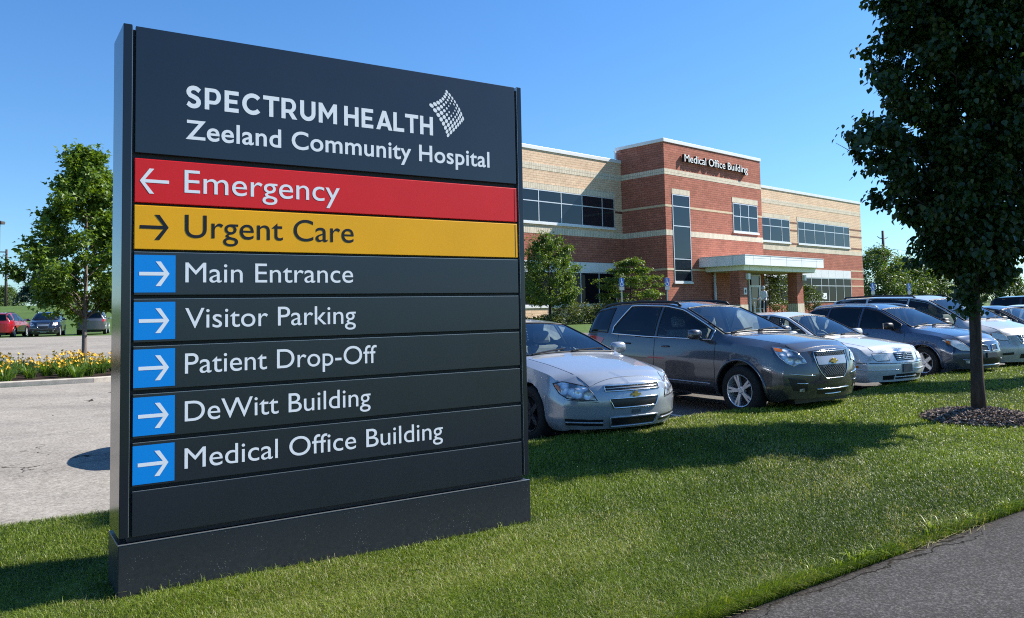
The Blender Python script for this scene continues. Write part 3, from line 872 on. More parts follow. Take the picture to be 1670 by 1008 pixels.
# ---------------------------------------------------------------- cars
def paint(name, col, metal=.55, rough=.26):
    m, nt, b = new_mat(name)
    setp(b, Base_Color=col, Metallic=metal, Roughness=rough, Coat_Weight=1.0, Coat_Roughness=.03, Specular_IOR_Level=.5)
    # road dust on the lower panels
    tc = nt.nodes.new("ShaderNodeTexCoord"); sp = nt.nodes.new("ShaderNodeSeparateXYZ"); nt.links.new(tc.outputs["Object"], sp.inputs[0])
    mr = nt.nodes.new("ShaderNodeMapRange"); nt.links.new(sp.outputs[2], mr.inputs[0])
    mr.inputs[1].default_value = .15; mr.inputs[2].default_value = .6; mr.inputs[3].default_value = .38; mr.inputs[4].default_value = .03
    mu = nt.nodes.new("ShaderNodeMath"); mu.operation = 'MULTIPLY'; nt.links.new(mr.outputs[0], mu.inputs[0]); nt.links.new(noise(nt, 7, 6, .65), mu.inputs[1])
    nt.links.new(mixc(nt, tuple(col), (.16, .145, .125), mu.outputs[0]), b.inputs["Base Color"])
    cr = nt.nodes.new("ShaderNodeMapRange"); nt.links.new(mu.outputs[0], cr.inputs[0]); cr.inputs[2].default_value = .3; cr.inputs[3].default_value = 1; cr.inputs[4].default_value = .35
    nt.links.new(cr.outputs[0], b.inputs["Coat Weight"])
    return m
def car_glass(name, tint):
    m = bpy.data.materials.new(name); m.use_nodes = True; nt = m.node_tree; nt.nodes.clear()
    out = nt.nodes.new("ShaderNodeOutputMaterial"); mx = nt.nodes.new("ShaderNodeMixShader")
    tr = nt.nodes.new("ShaderNodeBsdfTransparent"); tr.inputs[0].default_value = (*tint, 1)
    gl = nt.nodes.new("ShaderNodeBsdfGlossy"); gl.inputs["Roughness"].default_value = .02; gl.inputs["Color"].default_value = (.92, .95, 1, 1)
    fr = nt.nodes.new("ShaderNodeFresnel"); fr.inputs["IOR"].default_value = 1.5
    nt.links.new(fr.outputs[0], mx.inputs[0]); nt.links.new(tr.outputs[0], mx.inputs[1]); nt.links.new(gl.outputs[0], mx.inputs[2]); nt.links.new(mx.outputs[0], out.inputs[0])
    return m
M_GLASS = car_glass("clear_car_glass", (.74, .82, .81))
M_PRIV = car_glass("privacy_car_glass", (.05, .055, .06))
M_TRIM = plain("black_car_trim", (.012, .012, .013), .45, spec=.4)
M_CHROME = plain("chrome", (.75, .76, .78), .12, metal=1.0)
M_TYRE = plain("tyre_rubber", (.018, .018, .018), .8, spec=.25, vary=.2, vscale=30)
M_ALLOY = plain("alloy_rim", (.68, .69, .71), .3, metal=.6)
M_BRAKE_RIM_SHADE = plain("brake_and_rim_shade", (.03, .03, .032), .6)
M_GRILLE = plain("grille_black", (.015, .015, .017), .4)
M_INTER = plain("cabin_trim", (.10, .105, .10), .85, vary=.2, vscale=9)
M_SEAT = plain("seat_cloth", (.23, .24, .235), .9, vary=.15, vscale=12)
M_AMBER = plain("amber_lens", (.65, .16, .012), .15, coat=1)
M_REDLENS = plain("red_lens", (.42, .008, .010), .15, coat=1)
M_GMESH = plain("grille_mesh_grey", (.16, .165, .17), .3, metal=.6)
M_GOLD = plain("gold_emblem", (.58, .40, .13), .35, metal=.8)
M_PLATE = plain("plate_dark", (.06, .065, .075), .5)
def lamp_mat():
    m, nt, b = new_mat("headlamp_lens")
    tc = nt.nodes.new("ShaderNodeTexCoord")
    vo = nt.nodes.new("ShaderNodeTexVoronoi"); vo.inputs["Scale"].default_value = 13; nt.links.new(tc.outputs["Object"], vo.inputs["Vector"])
    c = ramp_node(nt, [(.15, (.92, .94, .96)), (.48, (.62, .65, .70)), (.72, (.16, .17, .20))], vo.outputs["Distance"])
    nt.links.new(c, b.inputs["Base Color"]); setp(b, Metallic=.35, Roughness=.22, Coat_Weight=1.0, Coat_Roughness=.02)
    bump(nt, b, vo.outputs["Distance"], .6, .05)
    return m
M_LAMP = lamp_mat()
M_LAMPW = plain("frosted_lamp_lens", (.80, .79, .74), .25, metal=.0, coat=1.0, vary=.15, vscale=20)

def curve1(lst, smooth=.05):
    a = sorted(lst); X = np.array([p[0] for p in a]); Y = np.array([p[1] for p in a])
    def f(x):
        x = np.asarray(x, dtype=float)
        return sum(np.interp(x + d * smooth, X, Y) for d in (-1, -.6, -.2, .2, .6, 1)) / 6
    return f

def in_poly(x, y, poly):
    c = False; n = len(poly); j = n - 1
    for i in range(n):
        xi, yi = poly[i]; xj, yj = poly[j]
        if (yi > y) != (yj > y) and x < (xj - xi) * (y - yi) / (yj - yi) + xi: c = not c
        j = i
    return c

def build_car(S):
    """S: measures of one car. Local +x forward, y left, origin on the ground under the front axle."""
    root = empty("parked_car", (0, 0, 0), 0, S["label"], S.get("category", "car"), S.get("group"))
    body_m = S["paint"]
    fo, wb, ro, hw = S["fo"], S["wb"], S["ro"], S["hw"]
    xf, xr = fo, -(wb + ro)
    sm = S.get("smooth", .05)
    ztop, zsh, zbot, plan, yroof = (curve1(S[k], sm) for k in ("top", "shoulder", "bottom", "plan", "roof"))
    crown_h, crown_r = S.get("crown", (.03, .045))
    cowl = S["cowl"]; wtop = S["wtop"]
    nA, nB, nC = 14, 9, 8
    xs = np.unique(np.concatenate([np.linspace(xr, xf, 120), np.linspace(xf - .35, xf, 16), np.linspace(xr, xr + .3, 12)]))
    def half(x):
        zt, zb, pw = float(ztop(x)), float(zbot(x)), float(plan(x))
        cr = np.interp(x, [wtop, cowl + .05], [crown_r, crown_h])
        zr = zt - cr
        zs = min(float(zsh(x)), zr - .012)
        pts = []
        tuck = S.get("tuck", .06)
        for i in range(nA + 1):
            t = i / nA
            k = 1 - .13 * max(0, (.28 - t) / .28) ** 2 - tuck * max(0, (t - .5) / .5) ** 2.2
            # a soft crease along the door
            k += .008 * math.exp(-((t - .62) / .07) ** 2)
            pts.append((pw * k, zb + (zs - zb) * t))
        ys = pts[-1][0]
        yr = min(float(yroof(x)), ys - .012)
        for i in range(1, nB + 1):
            t = i / nB
            bul = S.get("bulge", .022) * math.sin(math.pi * t) * min(1, (zr - zs) / .3)
            pts.append((ys + (yr - ys) * t + bul, zs + (zr - zs) * t))
        for i in range(1, nC + 1):
            y = yr * (1 - i / nC)
            pts.append((y, zr + (zt - zr) * (1 - (y / yr) ** 2)))
        return pts
    bow, bowr = S.get("bow", .36), S.get("bow_r", .22)
    lean = curve1(S.get("lean", [(0, .1), (.3, .02), (.5, 0), (.7, .04), (1, .12)]), .03)
    leanr = curve1(S.get("lean_r", [(0, .1), (.4, 0), (2, 0)]), .03)
    xk = xf - S.get("bow_len", .62); xkr = xr + .55
    def deform(x, y, z):
        a = min(1.0, abs(y) / hw)
        if x > xk:
            k = min(1, (x - xk) / (xf - xk)) ** 1.6
            kk = max(0, min(1, (x - (xf - .3)) / .3))
            return x - k * bow * a ** 2.6 - kk * float(lean(z)), y, z
        if x < xkr:
            k = min(1, (xkr - x) / (xkr - xr)) ** 1.6
            kk = max(0, min(1, ((xr + .3) - x) / .3))
            return x + k * bowr * a ** 2.6 + kk * float(leanr(z)), y, z
        return x, y, z
    bm = bmesh.new()
    N = nA + nB + nC + 1
    rows = []
    for x in xs:
        h = half(x)
        pts = [(-y, z) for y, z in h] + [(y, z) for y, z in h[-2::-1]]
        rows.append([bm.verts.new(deform(x, y, z)) for y, z in pts])
    M = 2 * N - 1
    for i in range(len(xs) - 1):
        for k in range(M - 1):
            bm.faces.new((rows[i][k], rows[i + 1][k], rows[i + 1][k + 1], rows[i][k + 1]))
    # front and rear skins
    for end in (0, len(xs) - 1):
        x = xs[end]; h = half(x); mc = 14
        grid = []
        for k in range(N - 1):
            y, z = h[k]
            row = [rows[end][k]]
            for c in range(1, mc):
                yy = -y + 2 * y * c / mc
                row.append(bm.verts.new(deform(x, yy, z)))
            row.append(rows[end][M - 1 - k]); grid.append(row)
        for k in range(N - 2):
            for c in range(mc):
                try: bm.faces.new((grid[k][c], grid[k][c + 1], grid[k + 1][c + 1], grid[k + 1][c]))
                except ValueError: pass
        try: bm.faces.new(grid[N - 2] + [rows[end][N - 1]])
        except ValueError: pass
    bmesh.ops.remove_doubles(bm, verts=bm.verts, dist=1e-5)
    bmesh.ops.recalc_face_normals(bm, faces=bm.faces)
    bvh = BVHTree.FromBMesh(bm)
    def cast(frame, a, b):
        if frame == 'L': o, d = Vector((a, 3, b)), Vector((0, -1, 0))
        elif frame == 'R': o, d = Vector((a, -3, b)), Vector((0, 1, 0))
        elif frame == 'F': o, d = Vector((6, a, b)), Vector((-1, 0, 0))
        elif frame == 'B': o, d = Vector((-9, a, b)), Vector((1, 0, 0))
        elif frame == 'T': o, d = Vector((b, a, 4)), Vector((0, 0, -1))
        elif frame[0] == 'P':                       # polar, from inside towards the front: a in degrees to the car's right
            o = Vector((0.05, 0, b)); d = Vector((math.cos(math.radians(a)), -math.sin(math.radians(a)), 0))
        else:                                       # 'Q' polar to the rear
            o = Vector((-wb + .05, 0, b)); d = Vector((-math.cos(math.radians(a)), -math.sin(math.radians(a)), 0))
        loc, nrm, idx, dist = bvh.ray_cast(o, d)
        if loc is None:
            loc, nrm, idx, dist = bvh.find_nearest(o + d * (3 if frame[0] not in 'PQ' else 1))
        out = -d if frame[0] not in 'PQ' else d
        if nrm.dot(out) < 0: nrm = -nrm
        return loc, nrm
    def dens(poly, step):
        r = []
        for i in range(len(poly)):
            p, q = Vector(poly[i]), Vector(poly[(i + 1) % len(poly)])
            n = max(1, int((q - p).length / step))
            r += [tuple(p + (q - p) * k / n) for k in range(n)]
        return r
    def patch(name, frame, poly, mat, off=.004, nu=14, nv=12, parent=None):
        bs = [p[1] for p in poly]; b0, b1 = min(bs), max(bs); e = (b1 - b0) * 1e-3
        mb = MB(); V = []; F = []
        for j in range(nv + 1):
            b = b0 + e + (b1 - b0 - 2 * e) * j / nv
            xsn = []
            for i in range(len(poly)):
                (ax, ay), (bx, by) = poly[i], poly[(i + 1) % len(poly)]
                if (ay > b) != (by > b): xsn.append(ax + (bx - ax) * (b - ay) / (by - ay))
            if len(xsn) < 2: xsn = [poly[0][0]] * 2
            u0, u1 = min(xsn), max(xsn)
            for i in range(nu + 1):
                loc, nrm = cast(frame, u0 + (u1 - u0) * i / nu, b)
                V.append(loc + nrm * off)
        for j in range(nv):
            for i in range(nu):
                a = j * (nu + 1) + i; F.append((a, a + 1, a + nu + 2, a + nu + 1))
        jm, im = nv // 2, nu // 2; a = jm * (nu + 1) + im
        fn_ = (V[a + 1] - V[a]).cross(V[a + nu + 1] - V[a])
        _, rn = cast(frame, *(sum(p[k] for p in poly) / len(poly) for k in (0, 1)))
        if fn_.dot(rn) < 0: F = [f[::-1] for f in F]
        mb.add(V, F)
        return mb.build(name, mat, parent or root, smooth=True, fix=False)
    def ring(name, frame, poly, mat, r=.01, off=.006, closed=True, parent=None, step=None, n=6):
        step = step or (.05 if frame[0] not in 'PQ' else 3)
        P = dens(poly, step) if closed else [tuple(p) for p in poly]
        if not closed:
            P2 = []
            for p, q in zip(poly[:-1], poly[1:]):
                p, q = Vector(p), Vector(q); m_ = max(1, int((q - p).length / step))
                P2 += [tuple(p + (q - p) * k / m_) for k in range(m_)]
            P = P2 + [tuple(poly[-1])]
        pts = []
        for a, b in P:
            loc, nrm = cast(frame, a, b); pts.append(loc + nrm * off)
        if closed: pts.append(pts[0]); pts.append(pts[1])
        mb = MB(); mb.tube(pts, r, n, cap=not closed)
        return mb.build(name, mat, parent or root, smooth=True)
    # window outlines follow the belt and the roof edge
    def side_poly(x0, x1, lo=.03, hi=.04, cut0=0.0, cut1=0.0):
        X = np.linspace(x0, x1, 26)
        up = []; dn = []
        for x in X:
            h = half(x); zs, zr = h[nA][1], h[nA + nB][1]
            a, b = zs + lo, zr - hi
            # slanted ends
            if cut1 and x < x1 + cut1: b = min(b, a + (b - a) * max(.02, (x - x1) / cut1))
            if b - a < .025: continue
            dn.append((x, a)); up.append((x, b))
        return dn + up[::-1]
    wins = []
    for k, (x0, x1, mat_, kw) in enumerate(S["panes"]):
        p = side_poly(x0, x1, **kw)
        for fr in 'RL': wins.append((fr, p, mat_, "side_window"))
    wsx = np.linspace(cowl - .05, wtop + .03, 12)
    def top_poly(xa, xb, inset):
        X = np.linspace(xa, xb, 12)
        e = [half(x)[nA + nB][0] - inset for x in X]
        return [(-y, x) for y, x in zip(e, X)] + [(y, x) for y, x in zip(e[::-1], X[::-1])]
    ws = top_poly(cowl - .06, wtop + .02, .045)
    wins.append(('T', ws, M_GLASS, "windshield"))
    if S["rear_glass"][0] == 'T':
        rg = top_poly(S["rear_glass"][1], S["rear_glass"][2], .05); wins.append(('T', rg, S["rear_glass"][3], "rear_window"))
    else:
        z0, z1, y0, y1 = S["rear_glass"][1:5]
        rg = [(-y0, z0), (y0, z0), (y1, z1), (-y1, z1)]; wins.append(('B', rg, S["rear_glass"][5], "rear_window"))
    # cut openings
    dele = set()
    for f in bm.faces:
        c = f.calc_center_median(); n = f.normal
        for fr, p, _, _2 in wins:
            if fr in 'RL':
                if (c.y < -.25) == (fr == 'R') and abs(c.y) > .25 and abs(n.y) > .5 and in_poly(c.x, c.z, p): dele.add(f)
            elif fr == 'T':
                if abs(n.z) > .2 and c.z > float(zsh(c.x)) - .05 and in_poly(c.y, c.x, p): dele.add(f)
            else:
                if abs(n.x) > .2 and c.x < -wb and in_poly(c.y, c.z, p): dele.add(f)
    R = S["arch"]; wr_ = S["tyre"]
    arch = set()
    for f in bm.faces:
        c = f.calc_center_median()
        for wx in (0, -wb):
            if abs(c.y) > .45 and math.hypot(c.x - wx, c.z - wr_) < R and abs(f.normal.y) > .35: dele.add(f); arch.add(f)
    bmesh.ops.delete(bm, geom=list(dele), context='FACES')
    bm.verts.ensure_lookup_table()
    newe = []
    for e in list(bm.edges):
        if not e.is_boundary: continue
        m_ = (e.verts[0].co + e.verts[1].co) / 2
        for wx in (0, -wb):
            d = math.hypot(m_.x - wx, m_.z - wr_)
            if abs(m_.y) > .45 and d < R + .09 and m_.z < wr_ + R + .08 and d > R - .09: newe.append((e, wx)); break
    moved = set()
    for e, wx in newe:
        for v in e.verts:
            if v in moved: continue
            moved.add(v)
            d = Vector((v.co.x - wx, v.co.z - wr_)); L = d.length
            if L > 1e-4 and v.co.z > float(zbot(v.co.x)) + .02:
                v.co.x = wx + d.x / L * R; v.co.z = wr_ + d.y / L * R
    inner = {}
    for e, wx in newe:
        for v in e.verts:
            if v not in inner: inner[v] = bm.verts.new((v.co.x, v.co.y * .62, v.co.z))
        try:
            f = bm.faces.new((e.verts[0], e.verts[1], inner[e.verts[1]], inner[e.verts[0]])); f.material_index = 1
        except ValueError: pass
    me = bpy.data.meshes.new("body"); 
    for f in bm.faces: f.smooth = True
    bm.to_mesh(me); bm.free()
    me.materials.append(body_m); me.materials.append(M_TRIM)
    bo = link("body", me, root)
    try:
        me.set_sharp_from_angle(angle=math.radians(38))
    except Exception: pass
    # windows
    for fr, p, mat_, nm in wins:
        w = patch(nm, fr, p, mat_, off=.003, nu=12, nv=12)
        if nm in ("windshield", "rear_window") or not S.get("chrome_windows"):
            ring("seal", fr, p, M_TRIM, r=.013, off=.003, parent=w)
        elif S.get("chrome_windows"):
            ring("seal", fr, p, M_TRIM, r=.012, off=.002, parent=w)
    if S.get("chrome_windows"):
        x0, x1, kw = S["chrome_windows"]
        p = side_poly(x0, x1, lo=.018, hi=.026, **kw)
        for fr in 'RL': ring("window_trim", fr, p, M_CHROME, r=.011, off=.008)
    # underbody and cabin
    mb = MB(); mb.box(xr + .25, xf - .25, -hw * .62, hw * .62, .2, .42); mb.build("underbody", M_TRIM, root)
    mb = MB()
    belt = float(zsh(-1.2)) - .06
    mb.box(cowl - .62, cowl + .35, -hw * .78, hw * .78, .45, float(zsh(cowl - .3)) - .015)
    mb.build("dashboard", M_INTER, root, bevel=.05)
    mb = MB(); mb.box(xr + .45, cowl + .3, -hw * .80, hw * .80, .35, .40)
    mb.box(xr + .45, cowl, hw * .80, hw * .815, .35, belt); mb.box(xr + .45, cowl, -hw * .815, -hw * .80, .35, belt)
    mb.box(xr + .42, xr + .45, -hw * .8, hw * .8, .35, belt)
    mb.build("cabin_lining", M_INTER, root)
    sx = cowl - 1.12; sz = S.get("seat_z", .0)
    for sy in (-.36, .36):
        mb = MB()
        mb.box(sx - .25, sx + .28, sy - .25, sy + .25, .40, .58 + sz)
        mb.prism([(sx - .20, .58 + sz), (sx - .02, .60 + sz), (sx - .22, 1.06 + sz), (sx - .36, 1.06 + sz)], sy - .25, sy + .25, 'Y')
        mb.prism([(sx - .23, 1.09 + sz), (sx - .35, 1.09 + sz), (sx - .38, 1.27 + sz), (sx - .29, 1.27 + sz)], sy - .13, sy + .13, 'Y')
        mb.build("seat", M_SEAT, root, bevel=.05)
    mb = MB(); rx = sx - .95
    mb.box(rx - .1, rx + .4, -.62, .62, .40, .60 + sz); mb.prism([(rx - .12, .60 + sz), (rx + .08, .62 + sz), (rx - .16, 1.02 + sz), (rx - .30, 1.02 + sz)], -.62, .62, 'Y')
    mb.build("rear_seat", M_SEAT, root, bevel=.05)
    mb = MB(); cx, cz = cowl - .72, float(zsh(cowl)) + .0
    mb.tube([(cx - .10 * math.sin(t) * .9, .36 + .18 * math.cos(t), cz + .18 * math.sin(t) * .85) for t in np.linspace(0, 2 * math.pi, 22)], .017, 6)
    mb.tube([(cx, .36, cz), (cx + .3, .36, cz - .12)], .035, 6)
    mb.build("steering_wheel", M_TRIM, root, smooth=True)
    # wheels
    tw = S.get("tw", .215); rr = S["rim"]
    style = S.get("spokes", 5)
    wy = S["track"]
    def wheel(x, side):
        w_ = wr_
        tb = MB(); tb.lathe([(rr * .98, -tw / 2 + .02), (rr * 1.05, -tw / 2), (w_ * .93, -tw / 2 + .005), (w_ * .985, -tw / 2 + .03), (w_, -tw / 4), (w_, tw / 4), (w_ * .985, tw / 2 - .03), (w_ * .93, tw / 2 - .005), (rr * 1.05, tw / 2), (rr * .98, tw / 2 - .02)], 40, 'Y')
        rb = MB(); rb.lathe([(rr, tw / 2 - .006), (rr * .985, tw / 2 + .002), (rr * .94, tw / 2 - .004), (rr * .90, tw / 2 - .05), (rr * .88, -tw / 2 + .02), (rr * .98, -tw / 2 + .01)], 40, 'Y')
        hubr = rr * .26
        rb.lathe([(0.0, tw / 2 - .012), (hubr * .55, tw / 2 - .012), (hubr * .6, tw / 2 - .022), (hubr, tw / 2 - .028), (hubr * 1.05, tw / 2 - .07)], 24, 'Y')
        for k in range(style):
            a = 2 * math.pi * k / style + math.pi / 2
            for off_ in ((-.085, .085) if S.get("twin") else (0,)):
                wi, wo = (.038, .030) if S.get("twin") else (S.get("spw", (.07, .05)))
                ca, sa = math.cos(a + off_ * .6), math.sin(a + off_ * .6); ca2, sa2 = math.cos(a + off_ * 1.6), math.sin(a + off_ * 1.6)
                p0 = Vector((ca * hubr * .8, sa * hubr * .8)); p1 = Vector((ca2 * rr * .95, sa2 * rr * .95))
                t = (p1 - p0).normalized(); n = Vector((-t.y, t.x))
                q = [p0 + n * wi / 2, p0 - n * wi / 2, p1 - n * wo / 2, p1 + n * wo / 2]
                yv = [tw / 2 - .02, tw / 2 - .02, tw / 2 - .010, tw / 2 - .010]
                v = [(c.x, y, c.y) for c, y in zip(q, yv)] + [(c.x, y - .035, c.y) for c, y in zip(q, yv)]
                rb.add(v, [(0, 1, 2, 3), (7, 6, 5, 4), (0, 4, 5, 1), (1, 5, 6, 2), (2, 6, 7, 3), (3, 7, 4, 0)])
        hb = MB(); hb.lathe([(0, tw / 2 - .10), (rr * .75, tw / 2 - .10), (rr * .75, tw / 2 - .125), (0, tw / 2 - .125)], 24, 'Y'); hb.lathe([(rr * .86, -tw / 2 + .03), (0, -tw / 2 + .03)], 24, 'Y')
        o = hb.build("wheel", M_BRAKE_RIM_SHADE, root)
        tb.build("tyre", M_TYRE, o, smooth=True); r_ = rb.build("rim", S.get("rim_mat", M_ALLOY), o, smooth=True)
        try: r_.data.set_sharp_from_angle(angle=math.radians(35))
        except Exception: pass
        return o
    w0 = wheel(0, 1)
    spots = [(0, wy, 0), (0, -wy, math.pi), (-wb, wy, 0), (-wb, -wy, math.pi)]
    for i, (x, y, rz) in enumerate(spots):
        o = w0 if i == 0 else copy_tree(w0, root)
        o.location = (x, y, wr_); o.rotation_euler = (0, 0 if i == 0 else .3 * i, rz)
    # arch lips
    if S.get("arch_lip"):
        for wx in (0, -wb):
            P = [(wx + (R + .012) * math.cos(t), wr_ + (R + .012) * math.sin(t)) for t in np.linspace(-.25, math.pi + .25, 30)]
            P = [(a, b) for a, b in P if b > float(zbot(a)) + .03]
            for fr in 'RL': ring("arch_trim", fr, P, S.get("lip_mat", body_m), r=.022, off=.0, closed=False, n=6)
    # door seams, handles, side mirror, wipers
    for dx in S["seams"]:
        for fr in 'RL':
            pts = [(dx + k, z) for k, z in ((.02, float(zbot(dx)) + .10), (0, float(zbot(dx)) + .3), (0, float(zsh(dx)) + .01))]
            ring("door_seam", fr, pts, M_TRIM, r=.0045, off=.0, closed=False, n=4)
    for fr in 'RL':
        ring("sill_seam", fr, [(-.55, float(zbot(-1)) + .12), (-wb + .5, float(zbot(-2)) + .12)], M_TRIM, r=.0045, off=0, closed=False, n=4)
        for hx in S["handles"]:
            z = float(zsh(hx)) - S.get("handle_drop", .10)
            l0, n0 = cast(fr, hx - .09, z); l1, n1 = cast(fr, hx + .09, z)
            mb = MB(); mb.tube([l0 + n0 * .004, l0 + n0 * .035 + Vector((.03, 0, 0)), l1 + n1 * .035 - Vector((.03, 0, 0)), l1 + n1 * .004], [.012, .014, .014, .012], 8)
            mb.build("door_handle", S.get("handle_mat", body_m), root, smooth=True)
        sgn = -1 if fr == 'R' else 1
        mx = cowl - S.get("mirror_back", .42); mz = float(zsh(mx)) + .10
        l0, n0 = cast(fr, mx, float(zsh(mx)) + .015)
        base = Vector((mx, l0.y, l0.z)); 
        mb = MB(); V = []; F = []
        cen = Vector((mx + .02, l0.y + sgn * .16, mz)); nsx, nsy = 10, 8
        for j in range(nsy + 1):
            th = math.pi * j / nsy
            for i in range(nsx):
                ph = 2 * math.pi * i / nsx
                px_, py_, pz_ = math.sin(th) * math.cos(ph), math.cos(th), math.sin(th) * math.sin(ph)
                sp_ = lambda v, e: math.copysign(abs(v) ** e, v)
                V.append(cen + Vector((sp_(px_, .7) * (.085 if px_ > 0 else .045), sp_(py_, .6) * .115, sp_(pz_, .65) * .078)))
        for j in range(nsy):
            for i in range(nsx):
                a, b = j * nsx + i, j * nsx + (i + 1) % nsx; F.append((a, b, b + nsx, a + nsx))
        mb.add(V, F); mb.tube([base, cen + Vector((0, -sgn * .08, -.04))], .028, 6)
        mo = mb.build("side_mirror", S.get("mirror_mat", body_m), root, smooth=True)
        mb = MB(); mb.box(cen.x - .052, cen.x - .048, cen.y - .095, cen.y + .095, cen.z - .06, cen.z + .06); mb.build("mirror_glass", M_CHROME, mo)
    for (ya, yb, xa, xb) in ((-.60, -.08, cowl - .02, cowl - .09), (.0, .55, cowl - .02, cowl - .10)):
        pts = []
        for t in np.linspace(0, 1, 7):
            l, n = cast('T', ya + (yb - ya) * t, xa + (xb - xa) * t - .03); pts.append(l + n * .02)
        mb = MB(); mb.tube(pts, .011, 5); mb.build("wiper", M_TRIM, root)
    # hood outline
    hx0 = cowl + .04
    e1 = [(half(x)[nA + nB][0] - .01, x) for x in np.linspace(hx0, xf - S.get("hood_cut", .16), 14)]
    ring("hood_seam", 'T', e1 + [(-a, b) for a, b in e1[::-1]], M_TRIM, r=.004, off=.0, closed=False, n=4, step=.08)
    if S.get("rails"):
        ra, rb_, ry = S["rails"]
        for sgn in (-1, 1):
            pts = []
            for x in np.linspace(ra, rb_, 12):
                l, n = cast('T', sgn * ry, x); pts.append(l + Vector((0, 0, .035)))
            l0, _ = cast('T', sgn * ry, ra + .06); l1, _ = cast('T', sgn * ry, rb_ - .06)
            mb = MB(); mb.tube([l0] + pts + [l1], .024, 6); mb.build("roof_rail", S.get("rail_mat", M_TRIM), root, smooth=True)
    # front and rear details: list of (name, kind, frame, outline, material, extra)
    for d in S.get("details", []):
        nm, kind, fr, poly, mat_ = d[:5]; kw = d[5] if len(d) > 5 else {}
        frs = [fr]
        if fr == 'P2': frs = ['PR', 'PL']
        if fr == 'Q2': frs = ['QR', 'QL']
        if fr == 'S2': frs = ['R', 'L']
        if fr == 'F2': frs = ['FR', 'FL']
        for k in frs:
            pl = poly
            f_ = k
            if k in ('PL', 'QL', 'FL'): pl = [(-a, b) for a, b in poly]
            if k[0] == 'F': f_ = 'F'
            if kind == 'patch': patch(nm, f_, pl, mat_, **kw)
            elif kind == 'ring': ring(nm, f_, pl, mat_, **kw)
            elif kind == 'line': ring(nm, f_, pl, mat_, closed=False, **kw)
            elif kind == 'plate':
                c = (sum(p[0] for p in pl) / len(pl), sum(p[1] for p in pl) / len(pl))
                loc, nrm = cast(f_, *c)
                mb = MB(); sg = 1 if f_ == 'F' else -1
                mb.prism([(a, b) for a, b in pl], loc.x + sg * .004, loc.x + sg * kw.get("t", .02), 'X')
                mb.build(nm, mat_, root)
    for fn in S.get("extra", []): fn(root, cast, patch, ring, half, bvh)
    if S.get("place"):
        x, y, a = S["place"][:3]
        root.location = (x, y, S["place"][3] if len(S["place"]) > 3 else -.03); root.rotation_euler = (0, 0, a - math.pi / 2)
    return root

def rot_poly(pts, n=1): return pts
def bowtie(y0, z0, w, h):
    P = [(-.5, -.18), (-.17, -.18), (-.17, -.5), (.17, -.5), (.17, -.18), (.5, -.18), (.40, .18), (.17, .18), (.17, .5), (-.17, .5), (-.17, .18), (-.40, .18)]
    return [(y0 + a * w, z0 + b * h) for a, b in P]
def lattice(y0, z0, y1, z1, dy, dz):
    """crossing strands that fill a grille opening"""
    def fn(root, cast, patch, ring, half, bvh):
        mb = MB(); h = z1 - z0
        c = y0 - h
        while c < y1:
            for s_ in (1, -1):
                pts = []
                for k in range(5):
                    t = k / 4; y = c + h * t if s_ > 0 else c + h * (1 - t); z = z0 + h * t
                    if y0 <= y <= y1:
                        l, nn = cast('F', y, z); pts.append(l + nn * .009)
                if len(pts) > 1: mb.tube(pts, .0034, 4)
            c += dy
        mb.build("grille_mesh", M_GMESH, root)
    return fn
P_SILVER = paint("silver_paint", (.34, .375, .42), .32, .24)
P_GREY = paint("slate_grey_paint", (.072, .077, .092), .55, .24)
P_SILVER2 = paint("reflex_silver_paint", (.70, .70, .69), .12, .25)
P_BLUE = paint("slate_blue_paint", (.040, .064, .115), .4, .24)
P_SILVER3 = paint("warm_silver_paint", (.58, .565, .54), .2, .25)
P_BLACK = paint("black_blue_paint", (.010, .013, .022), .2, .3)
P_WHITE = paint("white_paint", (.72, .72, .70), 0, .35)
P_NAVY = paint("navy_paint", (.004, .006, .022), .1, .3)
P_RED = paint("red_paint", (.40, .012, .018), .35, .32)
P_STEEL = paint("steel_paint", (.32, .34, .37), .5, .33)
ROW = "cars parked in a row facing the lawn"
